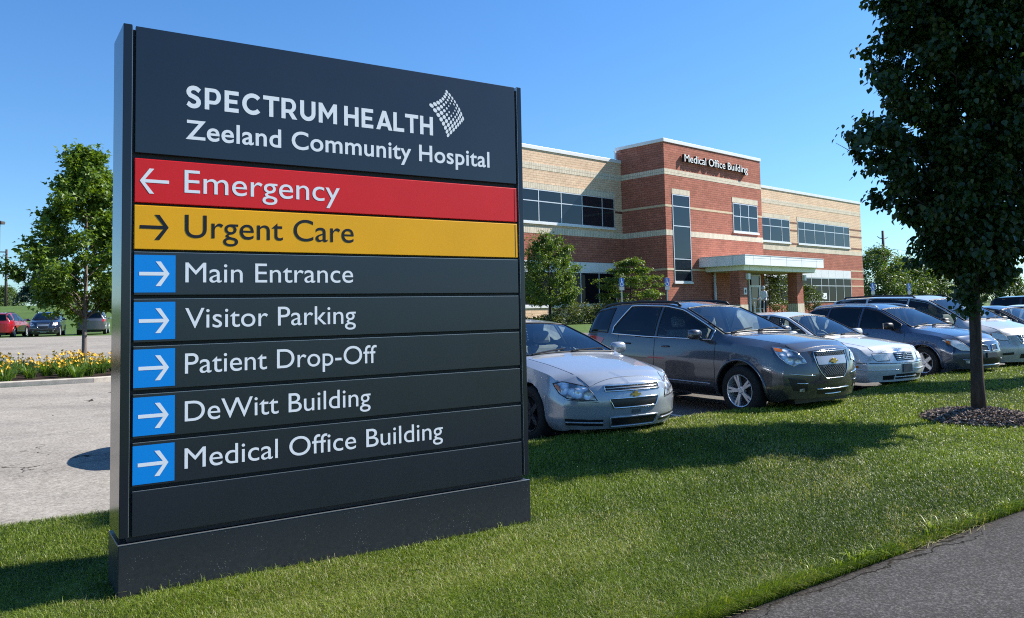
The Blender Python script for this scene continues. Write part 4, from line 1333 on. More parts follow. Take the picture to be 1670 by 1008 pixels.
MALIBU = dict(label="silver sedan with split black grille, nearest car, half hidden behind the dark sign", category="car", group=ROW, paint=P_SILVER,
    fo=.98, wb=2.852, ro=1.04, hw=.893, cowl=-.32, wtop=-1.42, arch=.375, tyre=.33, rim=.22, track=.775, tw=.215, spokes=5,
    top=[(.98, .70), (.93, .765), (.6, .86), (.1, .945), (-.32, 1.0), (-.85, 1.21), (-1.42, 1.40), (-1.8, 1.448), (-2.3, 1.45), (-2.8, 1.39), (-3.1, 1.27), (-3.5, 1.08), (-3.85, 1.06), (-3.892, .98)],
    shoulder=[(.98, .62), (.5, .80), (-.35, .93), (-1.5, .945), (-3.2, .98), (-3.89, .92)],
    bottom=[(.98, .20), (.6, .17), (-2.9, .19), (-3.89, .30)], plan=[(.98, .80), (.5, .875), (0, .893), (-2.85, .893), (-3.89, .82)],
    roof=[(.98, .50), (.5, .64), (-.3, .73), (-1.42, .575), (-2.4, .56), (-3.1, .58), (-3.5, .66), (-3.89, .64)],
    lean=[(0, .12), (.2, .09), (.32, .02), (.5, 0), (.62, .02), (.74, .08), (1, .2)], bow=.40, bow_len=.70,
    panes=[(-.62, -1.72, M_GLASS, {}), (-1.80, -3.0, M_GLASS, dict(cut1=.30))], rear_glass=('T', -2.92, -3.42, M_GLASS),
    seams=[-.42, -1.76, -2.62], handles=[-1.55, -2.5], place=(.94, 10.22, .50, -.03), rim_mat=M_BRAKE_RIM_SHADE,  # rims take the dark brake colour, the wheel's shade painted in
    details=[("headlight", 'patch', 'P2', [(62, .72), (55, .74), (47, .718), (37, .685), (33, .61), (30, .53), (42, .54), (50, .56), (56, .61)], M_LAMP, dict(off=.004)),
        ("headlight_rim", 'ring', 'P2', [(62, .72), (55, .74), (47, .718), (37, .685), (33, .61), (30, .53), (42, .54), (50, .56), (56, .61)], M_TRIM, dict(r=.006, off=.004)),
        ("marker_lamp", 'patch', 'P2', [(61, .715), (56.5, .69), (54.5, .62), (58.5, .66)], M_AMBER, dict(off=.007, nu=4, nv=4)),
        ("grille", 'patch', 'F', [(-.385, .63), (.385, .63), (.385, .69), (-.385, .69)], M_GRILLE, {}),
        ("grille_trim", 'ring', 'F', [(-.385, .63), (.385, .63), (.385, .69), (-.385, .69)], M_CHROME, dict(r=.009)),
        ("grille_bar", 'line', 'F', [(-.38, .66), (.38, .66)], M_CHROME, dict(r=.005, off=.008)),
        ("grille", 'patch', 'F', [(-.30, .44), (.30, .44), (.35, .545), (-.35, .545)], M_GRILLE, {}),
        ("grille_trim", 'ring', 'F', [(-.30, .44), (.30, .44), (.35, .545), (-.35, .545)], M_CHROME, dict(r=.010)),
        ("lower_intake", 'patch', 'F', [(-.31, .225), (.31, .225), (.335, .335), (-.335, .335)], M_GRILLE, {}),
        ("intake_trim", 'ring', 'F', [(-.31, .225), (.31, .225), (.335, .335), (-.335, .335)], P_SILVER, dict(r=.012)),
        ("bumper_slot", 'patch', 'P2', [(26, .235), (52, .25), (52, .33), (26, .315)], M_GRILLE, dict(off=.003)),
        ("slot_bar", 'line', 'P2', [(26, .276), (52, .29)], P_SILVER, dict(r=.010, off=.006)),
        ("bumper_crease", 'line', 'P2', [(29, .512), (40, .525), (52, .545)], M_TRIM, dict(r=.003, off=.001)),
        ("emblem", 'plate', 'F', bowtie(0, .583, .15, .068), M_GOLD, dict(t=.018)),
        ("licence_plate", 'plate', 'F', [(-.06, .365), (.06, .365), (.06, .41), (-.06, .41)], M_PLATE, dict(t=.008)),
        ("tail_light", 'patch', 'Q2', [(28, .72), (62, .74), (64, .90), (30, .90)], M_REDLENS, {})])
EQUINOX = dict(label="dark grey crossover with honeycomb grille and bright alloy wheels between two silver cars", category="car", group=ROW, paint=P_GREY,
    fo=.93, wb=2.857, ro=.985, hw=.921, cowl=-.34, wtop=-1.30, arch=.43, tyre=.36, rim=.235, track=.80, tw=.225, spokes=5, twin=True,
    top=[(.93, .93), (.89, .975), (.6, 1.06), (.0, 1.135), (-.34, 1.165), (-.8, 1.385), (-1.30, 1.60), (-1.7, 1.665), (-2.4, 1.685), (-3.1, 1.665), (-3.5, 1.61), (-3.66, 1.48), (-3.8, 1.15), (-3.842, .9)],
    shoulder=[(.93, .84), (.4, .985), (-.35, 1.055), (-2, 1.085), (-3.3, 1.14), (-3.84, 1.10)],
    bottom=[(.93, .28), (.6, .23), (-2.9, .25), (-3.84, .36)], plan=[(.93, .80), (.4, .895), (0, .921), (-2.86, .921), (-3.84, .85)],
    roof=[(.93, .56), (.3, .69), (-.3, .78), (-1.3, .645), (-2.4, .625), (-3.4, .60), (-3.66, .64), (-3.84, .74)], tuck=.05,
    lean=[(0, .14), (.3, .07), (.45, .01), (.6, 0), (.75, .02), (.95, .08), (1.2, .2)], bow=.32, bow_len=.60,
    panes=[(-.62, -1.74, M_GLASS, {}), (-1.82, -2.93, M_PRIV, dict(cut1=.36)), (-3.02, -3.62, M_PRIV, {})], rear_glass=('B', 1.16, 1.55, .66, .55, M_PRIV),
    chrome_windows=(-.55, -2.97, dict(cut1=.38)), seams=[-.46, -1.78, -2.70], handles=[-1.52, -2.46], handle_drop=.12, seat_z=.15, arch_lip=True, lip_mat=P_GREY,
    rails=(-1.55, -3.35, .56), place=(4.0, 12.08, .565, -.03),
    details=[("headlight", 'patch', 'P2', [(60, .99), (56, .985), (48, .965), (40, .925), (34, .83), (32, .77), (39, .765), (43, .73), (48, .77), (54, .86)], M_LAMP, dict(off=.005)),
        ("headlight_rim", 'ring', 'P2', [(60, .99), (56, .985), (48, .965), (40, .925), (34, .83), (32, .77), (39, .765), (43, .73), (48, .77), (54, .86)], M_CHROME, dict(r=.006, off=.004)),
        ("marker_lamp", 'patch', 'P2', [(59, .98), (51, .96), (52, .92), (57, .93)], M_AMBER, dict(off=.009, nu=4, nv=4)),
        ("grille", 'patch', 'F', [(-.315, .857), (.315, .857), (.325, .905), (-.325, .905)], M_GRILLE, {}),
        ("grille", 'patch', 'F', [(-.18, .565), (.18, .565), (.26, .64), (.30, .735), (-.30, .735), (-.26, .64)], M_GRILLE, {}),
        ("grille_bar", 'patch', 'F', [(-.305, .738), (.305, .738), (.318, .853), (-.318, .853)], P_STEEL, dict(off=.008)),  # body coloured bar, painted lighter for the light it catches
        ("grille_trim", 'ring', 'F', [(-.19, .548), (.19, .548), (.28, .635), (.335, .74), (.345, .918), (-.345, .918), (-.335, .74), (-.28, .635)], M_CHROME, dict(r=.0065, off=.006)),
        ("emblem", 'plate', 'F', bowtie(0, .785, .165, .07), M_GOLD, dict(t=.035)),
        ("bumper_strip", 'line', 'P2', [(25, .595), (36, .61), (47, .63)], M_CHROME, dict(r=.008, off=.004)),
        ("fog_recess", 'patch', 'P2', [(48, .58), (35, .555), (32, .5), (32, .38), (44, .39)], M_GRILLE, dict(off=.003)),
        ("fog_lamp", 'patch', 'P2', [(39, .425), (34.5, .43), (34.5, .385), (39, .385)], M_LAMP, dict(off=.008, nu=4, nv=4)),
        ("fog_strip", 'line', 'P2', [(32, .49), (41, .50)], M_CHROME, dict(r=.008, off=.008)),
        ("lower_intake", 'patch', 'F', [(-.30, .335), (.30, .335), (.34, .40), (-.34, .40)], M_GRILLE, {}),
        ("lower_lip", 'line', 'F', [(-.34, .408), (0, .40), (.34, .408)], M_CHROME, dict(r=.010, off=.006)),
        ("lower_lip", 'line', 'F', [(-.17, .335), (0, .33), (.17, .335)], M_CHROME, dict(r=.010, off=.006)),
        ("lower_cladding", 'patch', 'S2', [(-.52, .27), (-2.34, .29), (-2.34, .40), (-.50, .38)], M_TRIM, dict(off=.006)),
        ("sill_strip", 'line', 'S2', [(-.55, .43), (-2.34, .455)], P_STEEL, dict(r=.010, off=.006)),
        ("tail_light", 'patch', 'Q2', [(36, .90), (66, .93), (72, 1.06), (40, 1.13)], M_REDLENS, {})],
    extra=[lattice(-.305, .860, .305, .902, .046, .021), lattice(-.245, .59, .245, .725, .046, .027)])
def slats(zs_, y, r=.007, mat=M_CHROME, taper=0.0):
    return [("grille_slat", 'line', 'F', [(-y + taper * k, z), (y - taper * k, z)], mat, dict(r=r, off=.008)) for k, z in enumerate(zs_)]
def vw_badge(root, cast, patch, ring, half, bvh):
    loc, nrm = cast('F', 0, .632)
    mb = MB(); x = loc.x + .014; r = .055
    mb.tube([(x, r * math.cos(t), .632 + r * math.sin(t)) for t in np.linspace(0, 2 * math.pi, 20)], .007, 5)
    for pts in ([(-.7, .65), (-.02, -.05), (.7, .65)], [(-.85, .25), (-.42, -.8), (0, .0), (.42, -.8), (.85, .25)]):
        mb.tube([(x, a * r, .632 + b * r) for a, b in pts], .006, 4)
    mb.build("emblem", M_CHROME, root)
JETTA = dict(label="silver sedan with square headlights and an empty black plate holder beside the grey crossover", category="car", group=ROW, paint=P_SILVER2,
    fo=.87, wb=2.513, ro=.99, hw=.868, cowl=-.40, wtop=-1.22, arch=.36, tyre=.315, rim=.205, track=.755, tw=.205, spokes=7,
    top=[(.87, .70), (.84, .745), (.55, .835), (.0, .915), (-.40, .955), (-.8, 1.17), (-1.22, 1.375), (-1.6, 1.435), (-2.2, 1.43), (-2.65, 1.36), (-2.95, 1.21), (-3.2, 1.06), (-3.45, 1.03), (-3.5, .95)],
    shoulder=[(.87, .64), (.5, .79), (-.4, .90), (-1.5, .925), (-3.0, .95), (-3.5, .90)],
    bottom=[(.87, .20), (.6, .18), (-2.6, .19), (-3.5, .28)], plan=[(.87, .80), (.45, .855), (0, .868), (-2.5, .868), (-3.5, .80)],
    roof=[(.87, .58), (.4, .66), (-.4, .72), (-1.22, .56), (-2.2, .55), (-2.8, .57), (-3.2, .66), (-3.5, .66)],
    lean=[(0, .10), (.25, .05), (.36, .0), (.52, .0), (.60, .035), (.72, .085), (1, .2)], bow=.27, bow_len=.55,
    panes=[(-.68, -1.62, M_GLASS, {}), (-1.70, -2.62, M_GLASS, dict(cut1=.22))], rear_glass=('T', -2.62, -3.12, M_GLASS),
    seams=[-.45, -1.66, -2.35], handles=[-1.45, -2.3], place=(6.49, 14.96, .545, -.03),
    details=[("headlight", 'patch', 'P2', [(48, .69), (31, .693), (28, .57), (43, .562), (47, .61)], M_LAMPW, dict(off=.006)),
        ("headlight_rim", 'ring', 'P2', [(48, .69), (31, .693), (28, .57), (43, .562), (47, .61)], M_TRIM, dict(r=.005, off=.003)),
        ("grille", 'patch', 'F', [(-.25, .56), (.25, .56), (.27, .695), (-.27, .695)], M_GRILLE, {})] + slats([.578, .610, .642, .674], .245, .0085) + [
        ("licence_plate", 'plate', 'F', [(-.14, .36), (.12, .36), (.12, .50), (-.14, .50)], M_PLATE, dict(t=.022)),
        ("bumper_groove", 'line', 'P2', [(-24, .52), (0, .515), (24, .52), (45, .53), (64, .535)], M_TRIM, dict(r=.006, off=.001)),
        ("bumper_groove", 'line', 'P2', [(14, .405), (30, .405), (52, .41), (64, .415)], P_SILVER2, dict(r=.012, off=.002)),
        ("lower_intake", 'patch', 'F', [(-.27, .24), (.27, .24), (.28, .33), (-.28, .33)], M_GRILLE, {}),
        ("lower_intake", 'patch', 'F2', [(.31, .235), (.53, .235), (.55, .315), (.31, .32)], M_GRILLE, {}),
        ("intake_bar", 'line', 'F', [(-.32, .28), (.32, .28)], P_SILVER2, dict(r=.010, off=.005)),
        ("marker_lamp", 'patch', 'S2', [(.50, .445), (.34, .445), (.34, .485), (.50, .485)], M_AMBER, dict(off=.008, nu=4, nv=4)),
        ("tail_light", 'patch', 'Q2', [(40, .70), (62, .72), (63, .88), (42, .88)], M_REDLENS, {})],
    extra=[vw_badge])
VIBE = dict(label="slate blue hatchback with roof rails and five spoke wheels beside the square lamped silver sedan", category="car", group=ROW, paint=P_BLUE,
    fo=.90, wb=2.60, ro=.87, hw=.887, cowl=-.30, wtop=-1.18, arch=.375, tyre=.318, rim=.215, track=.775, tw=.205, spokes=5, spw=(.085, .06),
    top=[(.90, .74), (.86, .80), (.55, .90), (.0, 1.0), (-.30, 1.045), (-.75, 1.28), (-1.18, 1.475), (-1.55, 1.545), (-2.2, 1.56), (-2.9, 1.52), (-3.15, 1.44), (-3.35, 1.15), (-3.46, 1.0), (-3.47, .85)],
    shoulder=[(.90, .68), (.4, .86), (-.35, .965), (-1.5, .995), (-2.9, 1.03), (-3.47, 1.0)],
    bottom=[(.90, .21), (.6, .19), (-2.6, .21), (-3.47, .32)], plan=[(.90, .78), (.4, .865), (0, .887), (-2.6, .887), (-3.47, .80)],
    roof=[(.90, .50), (.35, .66), (-.3, .745), (-1.18, .60), (-2.2, .58), (-3.0, .56), (-3.3, .66), (-3.47, .68)],
    lean=[(0, .12), (.25, .06), (.4, .0), (.55, .0), (.68, .04), (.80, .1), (1, .22)], bow=.42, bow_len=.68,
    panes=[(-.55, -1.55, M_PRIV, {}), (-1.63, -2.48, M_PRIV, {}), (-2.56, -3.08, M_PRIV, {})], rear_glass=('B', 1.06, 1.42, .62, .52, M_PRIV),
    seams=[-.42, -1.59, -2.38], handles=[-1.40, -2.25], mirror_mat=M_TRIM, seat_z=.1, rails=(-1.35, -3.0, .53), rail_mat=M_ALLOY, arch_lip=True,
    place=(9.28, 17.15, .49, -.03),
    details=[("headlight", 'patch', 'P2', [(68, .80), (61, .815), (47, .785), (34, .62), (32, .565), (46, .58), (56, .68)], M_LAMPW, dict(off=.005)),
        ("headlight_rim", 'ring', 'P2', [(68, .80), (61, .815), (47, .785), (34, .62), (32, .565), (46, .58), (56, .68)], M_TRIM, dict(r=.006, off=.003)),
        ("marker_lamp", 'patch', 'P2', [(64, .80), (57, .775), (57, .69), (61, .72)], M_AMBER, dict(off=.008, nu=4, nv=4)),
        ("grille", 'patch', 'F2', [(.05, .56), (.25, .57), (.27, .69), (.07, .67)], M_GRILLE, {}),
        ("grille_trim", 'ring', 'F2', [(.05, .56), (.25, .57), (.27, .69), (.07, .67)], M_CHROME, dict(r=.012)),
        ("lower_intake", 'patch', 'F', [(-.36, .30), (.36, .30), (.40, .43), (-.40, .43)], M_GRILLE, {}),
        ("licence_plate", 'plate', 'F', [(-.15, .43), (.15, .43), (.15, .53), (-.15, .53)], M_PLATE, dict(t=.022)),
        ("bumper_strip", 'line', 'P2', [(30, .385), (44, .40)], M_CHROME, dict(r=.008, off=.004)),
        ("fog_lamp", 'patch', 'P2', [(36, .32), (41, .32), (41, .38), (36, .38)], M_LAMP, dict(off=.006, nu=4, nv=4)),
        ("lower_lip", 'line', 'F', [(-.45, .28), (0, .275), (.45, .28)], M_ALLOY, dict(r=.014, off=.004)),
        ("tail_light", 'patch', 'Q2', [(42, .85), (64, .9), (64, 1.1), (46, 1.1)], M_REDLENS, {})])
VAN = dict(label="silver minivan with slatted chrome grille just left of the big tree trunk", category="car", group=ROW, paint=P_SILVER3,
    fo=.98, wb=3.03, ro=1.08, hw=.998, cowl=-.02, wtop=-1.06, arch=.385, tyre=.335, rim=.215, track=.88, tw=.215, spokes=6,
    top=[(.98, .80), (.93, .87), (.6, .985), (.2, 1.075), (-.02, 1.12), (-.55, 1.42), (-1.06, 1.66), (-1.5, 1.735), (-2.5, 1.755), (-3.6, 1.73), (-3.9, 1.66), (-4.0, 1.35), (-4.1, 1.0), (-4.11, .85)],
    shoulder=[(.98, .72), (.4, .93), (-.1, 1.02), (-1.5, 1.05), (-3.6, 1.08), (-4.11, 1.05)],
    bottom=[(.98, .22), (.6, .2), (-3.0, .2), (-4.11, .32)], plan=[(.98, .86), (.4, .97), (0, .998), (-3.0, .998), (-4.11, .93)],
    roof=[(.98, .60), (.3, .75), (0, .83), (-1.06, .69), (-2.5, .68), (-3.8, .66), (-4.11, .78)],
    lean=[(0, .12), (.25, .06), (.4, .0), (.55, .0), (.7, .05), (.9, .12), (1.2, .25)], bow=.46, bow_len=.75,
    panes=[(-.25, -1.5, M_GLASS, {}), (-1.58, -2.7, M_PRIV, {}), (-2.8, -3.75, M_PRIV, {})], rear_glass=('B', 1.1, 1.6, .76, .64, M_PRIV),
    seams=[-.30, -1.54, -2.74], handles=[-1.35, -1.75], seat_z=.2, mirror_mat=M_TRIM, mirror_back=.36, rails=(-1.5, -3.5, .62), rail_mat=M_TRIM,
    place=(11.1, 18.7, .47, -.03),
    details=[("headlight", 'patch', 'P2', [(64, .85), (56, .87), (45, .83), (38, .71), (46, .69), (58, .74)], M_LAMPW, dict(off=.005)),
        ("headlight_rim", 'ring', 'P2', [(64, .85), (56, .87), (45, .83), (38, .71), (46, .69), (58, .74)], M_TRIM, dict(r=.006, off=.003)),
        ("marker_lamp", 'patch', 'P2', [(64, .84), (59, .85), (58, .77), (62, .775)], M_AMBER, dict(off=.008, nu=4, nv=4)),
        ("grille", 'patch', 'F', [(-.36, .62), (.36, .62), (.42, .80), (-.42, .80)], M_GRILLE, {}),
        ("grille_trim", 'ring', 'F', [(-.36, .62), (.36, .62), (.42, .80), (-.42, .80)], M_CHROME, dict(r=.014))] + slats([.65, .685, .72, .755], .37, .010) + [
        ("lower_intake", 'patch', 'F', [(-.42, .30), (.42, .30), (.42, .40), (-.42, .40)], M_GRILLE, {}),
        ("fog_lamp", 'patch', 'P2', [(48, .37), (35, .38), (35, .44), (49, .42)], M_GRILLE, dict(off=.005, nu=6, nv=4)),
        ("tail_light", 'patch', 'Q2', [(44, .85), (64, .9), (64, 1.2), (48, 1.2)], M_REDLENS, {})])
for spec in (MALIBU, EQUINOX, JETTA, VIBE, VAN): build_car(spec)
# ---------------------------------------------------------------- trees, shrubs, flower bed
def leaf_mat(name, dark, light, trans=.35, rough=.45, spec=.35):
    m = bpy.data.materials.new(name); m.use_nodes = True; nt = m.node_tree; b = nt.nodes["Principled BSDF"]; out = nt.nodes["Material Output"]
    at = nt.nodes.new("ShaderNodeAttribute"); at.attribute_name = "tone"
    c = ramp_node(nt, [(0.0, dark), (1.0, light)], at.outputs["Fac"])
    nt.links.new(c, b.inputs["Base Color"]); setp(b, Roughness=rough, Specular_IOR_Level=spec)
    tr = nt.nodes.new("ShaderNodeBsdfTranslucent"); mx = nt.nodes.new("ShaderNodeMixShader"); mx.inputs[0].default_value = trans
    tint = mixc(nt, c, (1.5, 1.5, .35), 1.0, 'MULTIPLY'); nt.links.new(tint, tr.inputs[0])
    nt.links.new(b.outputs[0], mx.inputs[1]); nt.links.new(tr.outputs[0], mx.inputs[2]); nt.links.new(mx.outputs[0], out.inputs[0])
    return m
def bark(name, c1, c2):
    m, nt, b = new_mat(name)
    n = noise(nt, 9, 6, .7, stretch=(2.5, 2.5, .35)); n2 = noise(nt, 60, 4)
    nt.links.new(mixc(nt, ramp_node(nt, [(.35, c1), (.65, c2)], n), ramp_node(nt, [(.3, c1), (.7, c2)], n2), .35), b.inputs["Base Color"])
    setp(b, Roughness=.95, Specular_IOR_Level=.15); bump(nt, b, n, .9, .02)
    return m
M_BARK = bark("grey_brown_bark", (.026, .020, .017), (.085, .066, .056))
M_BARK2 = bark("pale_bark", (.12, .092, .08), (.25, .205, .18))
LEAF_SHAPES = {
    "pear": (np.array([(0, 0), (-.36, .22), (-.40, .48), (-.20, .80), (0, 1.0), (.20, .80), (.40, .48), (.36, .22)], float)),
    "maple": (np.array([(0, 0), (-.25, .12), (-.62, .45), (-.26, .52), (-.10, .80), (0, 1.05), (.10, .80), (.26, .52), (.62, .45), (.25, .12)], float)),
    "oval": (np.array([(0, 0), (-.30, .42), (0, 1.0), (.30, .42)], float)),
}
def leaves_mesh(name, pos, axis, normal, size, shape, mat, rng, curl=.18, tone=None):
    """many folded leaves: pos (n,3) the stalk end, axis the direction of the midrib"""
    L = LEAF_SHAPES[shape]; n = len(pos); k = len(L)
    axis = axis / np.linalg.norm(axis, axis=1, keepdims=True)
    side = np.cross(axis, normal); side /= (np.linalg.norm(side, axis=1, keepdims=True) + 1e-9)
    nor = np.cross(side, axis)
    s = size[:, None]
    V = np.empty((n, k, 3), dtype=np.float32)
    cr = curl * rng.uniform(.4, 1.5, n)[:, None]
    for i, (a, b) in enumerate(L):
        h = -cr * b * b + .30 * abs(a)          # bends along its length, folds along the midrib
        V[:, i] = pos + s * (side * a + axis * b + nor * h)
    base = (np.arange(n) * k)[:, None]
    # fold: two halves share stalk and tip
    mid = int(np.argmax(L[:, 1]))
    h1 = list(range(0, mid + 1)); h2 = [0] + list(range(mid, k))
    f1 = base + np.array(h1)[None]; f2 = base + np.array(h2)[None]
    loops = np.concatenate([np.concatenate([f1, f2], 1).ravel()])
    counts = np.tile([len(h1), len(h2)], n)
    t = rng.uniform(0, 1, n) if tone is None else tone
    return np_mesh(name, V.reshape(-1, 3), loops, counts, [mat], attr=np.repeat(t, k))

def unit(v): return v / (np.linalg.norm(v, axis=-1, keepdims=True) + 1e-9)

def make_tree(name, loc, prof, trunk_r, trunk_top, nl, per_twig, leaf, shape, mat, barkm, seed, label, group=None, category="tree", limbs=40, twigs=6, twig_len=.45,
              droop=.5, lean=(0, 0), inner=.35, layered=0, flat=0.0, limb_up=.45, lobes=0.0, parts=True, jitter=.6, squash=1.0, tone_h=False, sprouts=(), ymax=None):
    """prof: crown profile [(z, radius)] above the foot; limbs run from the trunk to points on it, twigs along them carry the leaves"""
    rng = np.random.default_rng(seed)
    root = empty(name, loc, 0, label, category, group)
    Z = np.array([p[0] for p in prof]); Rr = np.array([p[1] for p in prof])
    zlo, zhi = Z.min(), Z.max()
    mb = MB()
    H = zhi * .97
    path = []
    for t in np.linspace(0, 1, 12):
        path.append((lean[0] * t * t + .02 * math.sin(5 * t + seed), lean[1] * t * t + .02 * math.cos(4 * t + seed), -.15 + (H + .15) * t))
    rad = [max(.008, trunk_r * (1.25 if i == 0 else 1.0) * (1 - .93 * (i / 11) ** 1.1)) for i in range(12)]
    mb.tube(path, rad, 10)
    def trunk_at(z):
        t = min(1, max(0, (z + .15) / (H + .15))); return np.array([lean[0] * t * t + .02 * math.sin(5 * t + seed), lean[1] * t * t + .02 * math.cos(4 * t + seed), z])
    ts, te, tdir = [], [], []
    lob = rng.uniform(0, 2 * math.pi, 4)
    for i in range(limbs):
        z = zlo + (zhi - zlo) * ((i + rng.uniform(0, 1)) / limbs) ** .9
        if layered: z = zlo + (zhi - zlo) * (math.floor((z - zlo) / (zhi - zlo) * layered) + .5 + rng.uniform(-.12, .12)) / layered
        az = i * 2.39996 + rng.uniform(-.4, .4)
        r = float(np.interp(z, Z, Rr)) * rng.uniform(.72, 1.0)
        r *= 1 + lobes * (math.sin(2 * az + lob[0]) * .5 + math.sin(3 * az + 2 * z + lob[1]) * .5)
        end = trunk_at(z) + np.array([math.cos(az) * r, math.sin(az) * r * squash, 0])
        z0 = max(trunk_top * .95, z - r * limb_up - .1)
        if layered: z0 = z - .05 - r * .08
        st = trunk_at(min(z0, H * .97))
        pts = []
        for t in np.linspace(0, 1, 6):
            p = st + (end - st) * t; p[2] = st[2] + (end[2] - st[2]) * (t ** (1.15)) + .10 * r * math.sin(math.pi * t) * (0 if layered else 1)
            p += rng.normal(0, .03 * r, 3) * math.sin(math.pi * t); pts.append(p)
        lr = max(.006, trunk_r * .26 * min(1, r / Rr.max()))
        mb.tube([tuple(p) for p in pts], [lr * (1 - .8 * k / 5) for k in range(6)], 5)
        for k in range(twigs):
            t = rng.uniform(inner, 1.0); q = t * 5; a = int(min(4, q)); p = pts[a] + (pts[a + 1] - pts[a]) * (q - a)
            out = unit(end - st); d = unit(rng.normal(0, 1, 3) * jitter + out * .8 + np.array([0, 0, .25 - flat * .2]))
            if flat: d[2] *= (1 - flat); d = unit(d)
            l = twig_len * rng.uniform(.5, 1.15) * (1.0 if not layered else 1.0)
            ts.append(p); te.append(p + d * l); tdir.append(d)
        ts.append(pts[-2]); te.append(end + unit(end - st) * twig_len * .25); tdir.append(unit(end - st))
    for sp in sprouts:
        p = trunk_at(sp[2]) ; q = p + np.array(sp[:2] + (.02,)); ts.append(p); te.append(q); tdir.append(unit(q - p))
    ts, te, tdir = np.array(ts), np.array(te), np.array(tdir)
    if parts:
        for a, b in zip(ts[::1], te[::1]):
            mb.tube([tuple(a), tuple((a + b) / 2 + np.array([0, 0, .01])), tuple(b)], [.007, .005, .003], 3, cap=False)
    mb.build("trunk", barkm, root, smooth=True, fix=False)
    idx = rng.integers(0, len(ts), nl)
    for j in range(len(sprouts)): idx[j * 6:(j + 1) * 6] = len(ts) - 1 - j
    u = rng.uniform(.05, 1.05, nl)
    P = ts[idx] + (te[idx] - ts[idx]) * u[:, None] + rng.normal(0, leaf * .9, (nl, 3)) * np.array([1, 1, .7 if not flat else .35])
    if ymax is not None:
        pv = P[:, 1] * .932 - P[:, 0] * .36; ex = np.clip(pv - ymax, 0, None) * 1.5
        P[:, 1] -= ex * .932; P[:, 0] += ex * .36
    ax = unit(tdir[idx] * .7 + rng.normal(0, .65, (nl, 3)) + np.array([0, 0, -droop * 1.3]))
    nr = unit(rng.normal(0, .55, (nl, 3)) + np.array([0, 0, 1.0]) + tdir[idx] * .35)
    size = leaf * rng.uniform(.65, 1.25, nl)
    cl = rng.uniform(0, 1, len(ts))
    tone = np.clip(.55 * rng.uniform(0, 1, nl) + .45 * cl[idx], 0, 1)
    crown = link("crown", leaves_mesh("crown", P, ax, nr, size, shape, mat, rng, tone=tone), root)
    return root

M_LPEAR = leaf_mat("pear_leaf", (.018, .037, .010), (.042, .076, .018), trans=.28, rough=.38, spec=.45)
M_LMAPLE = leaf_mat("maple_leaf", (.06, .115, .016), (.16, .24, .035), trans=.35)
M_LGREEN = leaf_mat("fresh_leaf", (.055, .105, .020), (.15, .215, .055), trans=.35)
M_LDOG = leaf_mat("dogwood_leaf", (.060, .110, .020), (.17, .235, .060), trans=.35)
M_LENT = leaf_mat("entrance_leaf", (.035, .065, .015), (.10, .14, .04), trans=.3)
M_LFAR = leaf_mat("far_leaf", (.060, .105, .028), (.15, .215, .060), trans=.3)
M_LSHRUB = leaf_mat("shrub_leaf", (.05, .085, .02), (.16, .18, .08), trans=.25)
M_LSPRUCE = leaf_mat("spruce_needle", (.018, .040, .020), (.045, .080, .040), trans=.1)

# the big pear tree by the path and its neighbours in the row
PEAR = [(1.85, .40), (2.1, .60), (2.5, .90), (2.9, 1.36), (3.4, 1.74), (4.1, 1.60), (4.8, 1.48), (5.6, 1.34), (6.4, 1.0), (7.2, .6), (7.8, .1)]
pear = make_tree("pear_tree", (6.02, 10.45, .05), PEAR, .080, 1.75, 95000, 0, .076, "pear", M_LPEAR, M_BARK, 11,
    "dark leafy pear tree standing in a round mulch bed on the lawn", limbs=130, twigs=9, twig_len=.42, droop=.85, lobes=.07, inner=.15, squash=.36, lean=(.05, -.62), group=None, ymax=.62, sprouts=[(-.22, -.1, 1.72), (-.25, -.12, 1.55), (-.2, -.12, 1.38), (.2, -.12, 1.70)])
def copy_tree_thing(src, loc, rz, label, scale=1.0, group=None):
    c = copy_tree(src); c.location = loc; c.rotation_euler = (0, 0, rz); c.scale = (scale,) * 3; c["label"] = label
    if group: c["group"] = group
    return c
copy_tree_thing(pear, (13.2, 15.6, .05), 3.3, "leafy pear tree further along the lawn, its shade falling beside the trunk of the first")

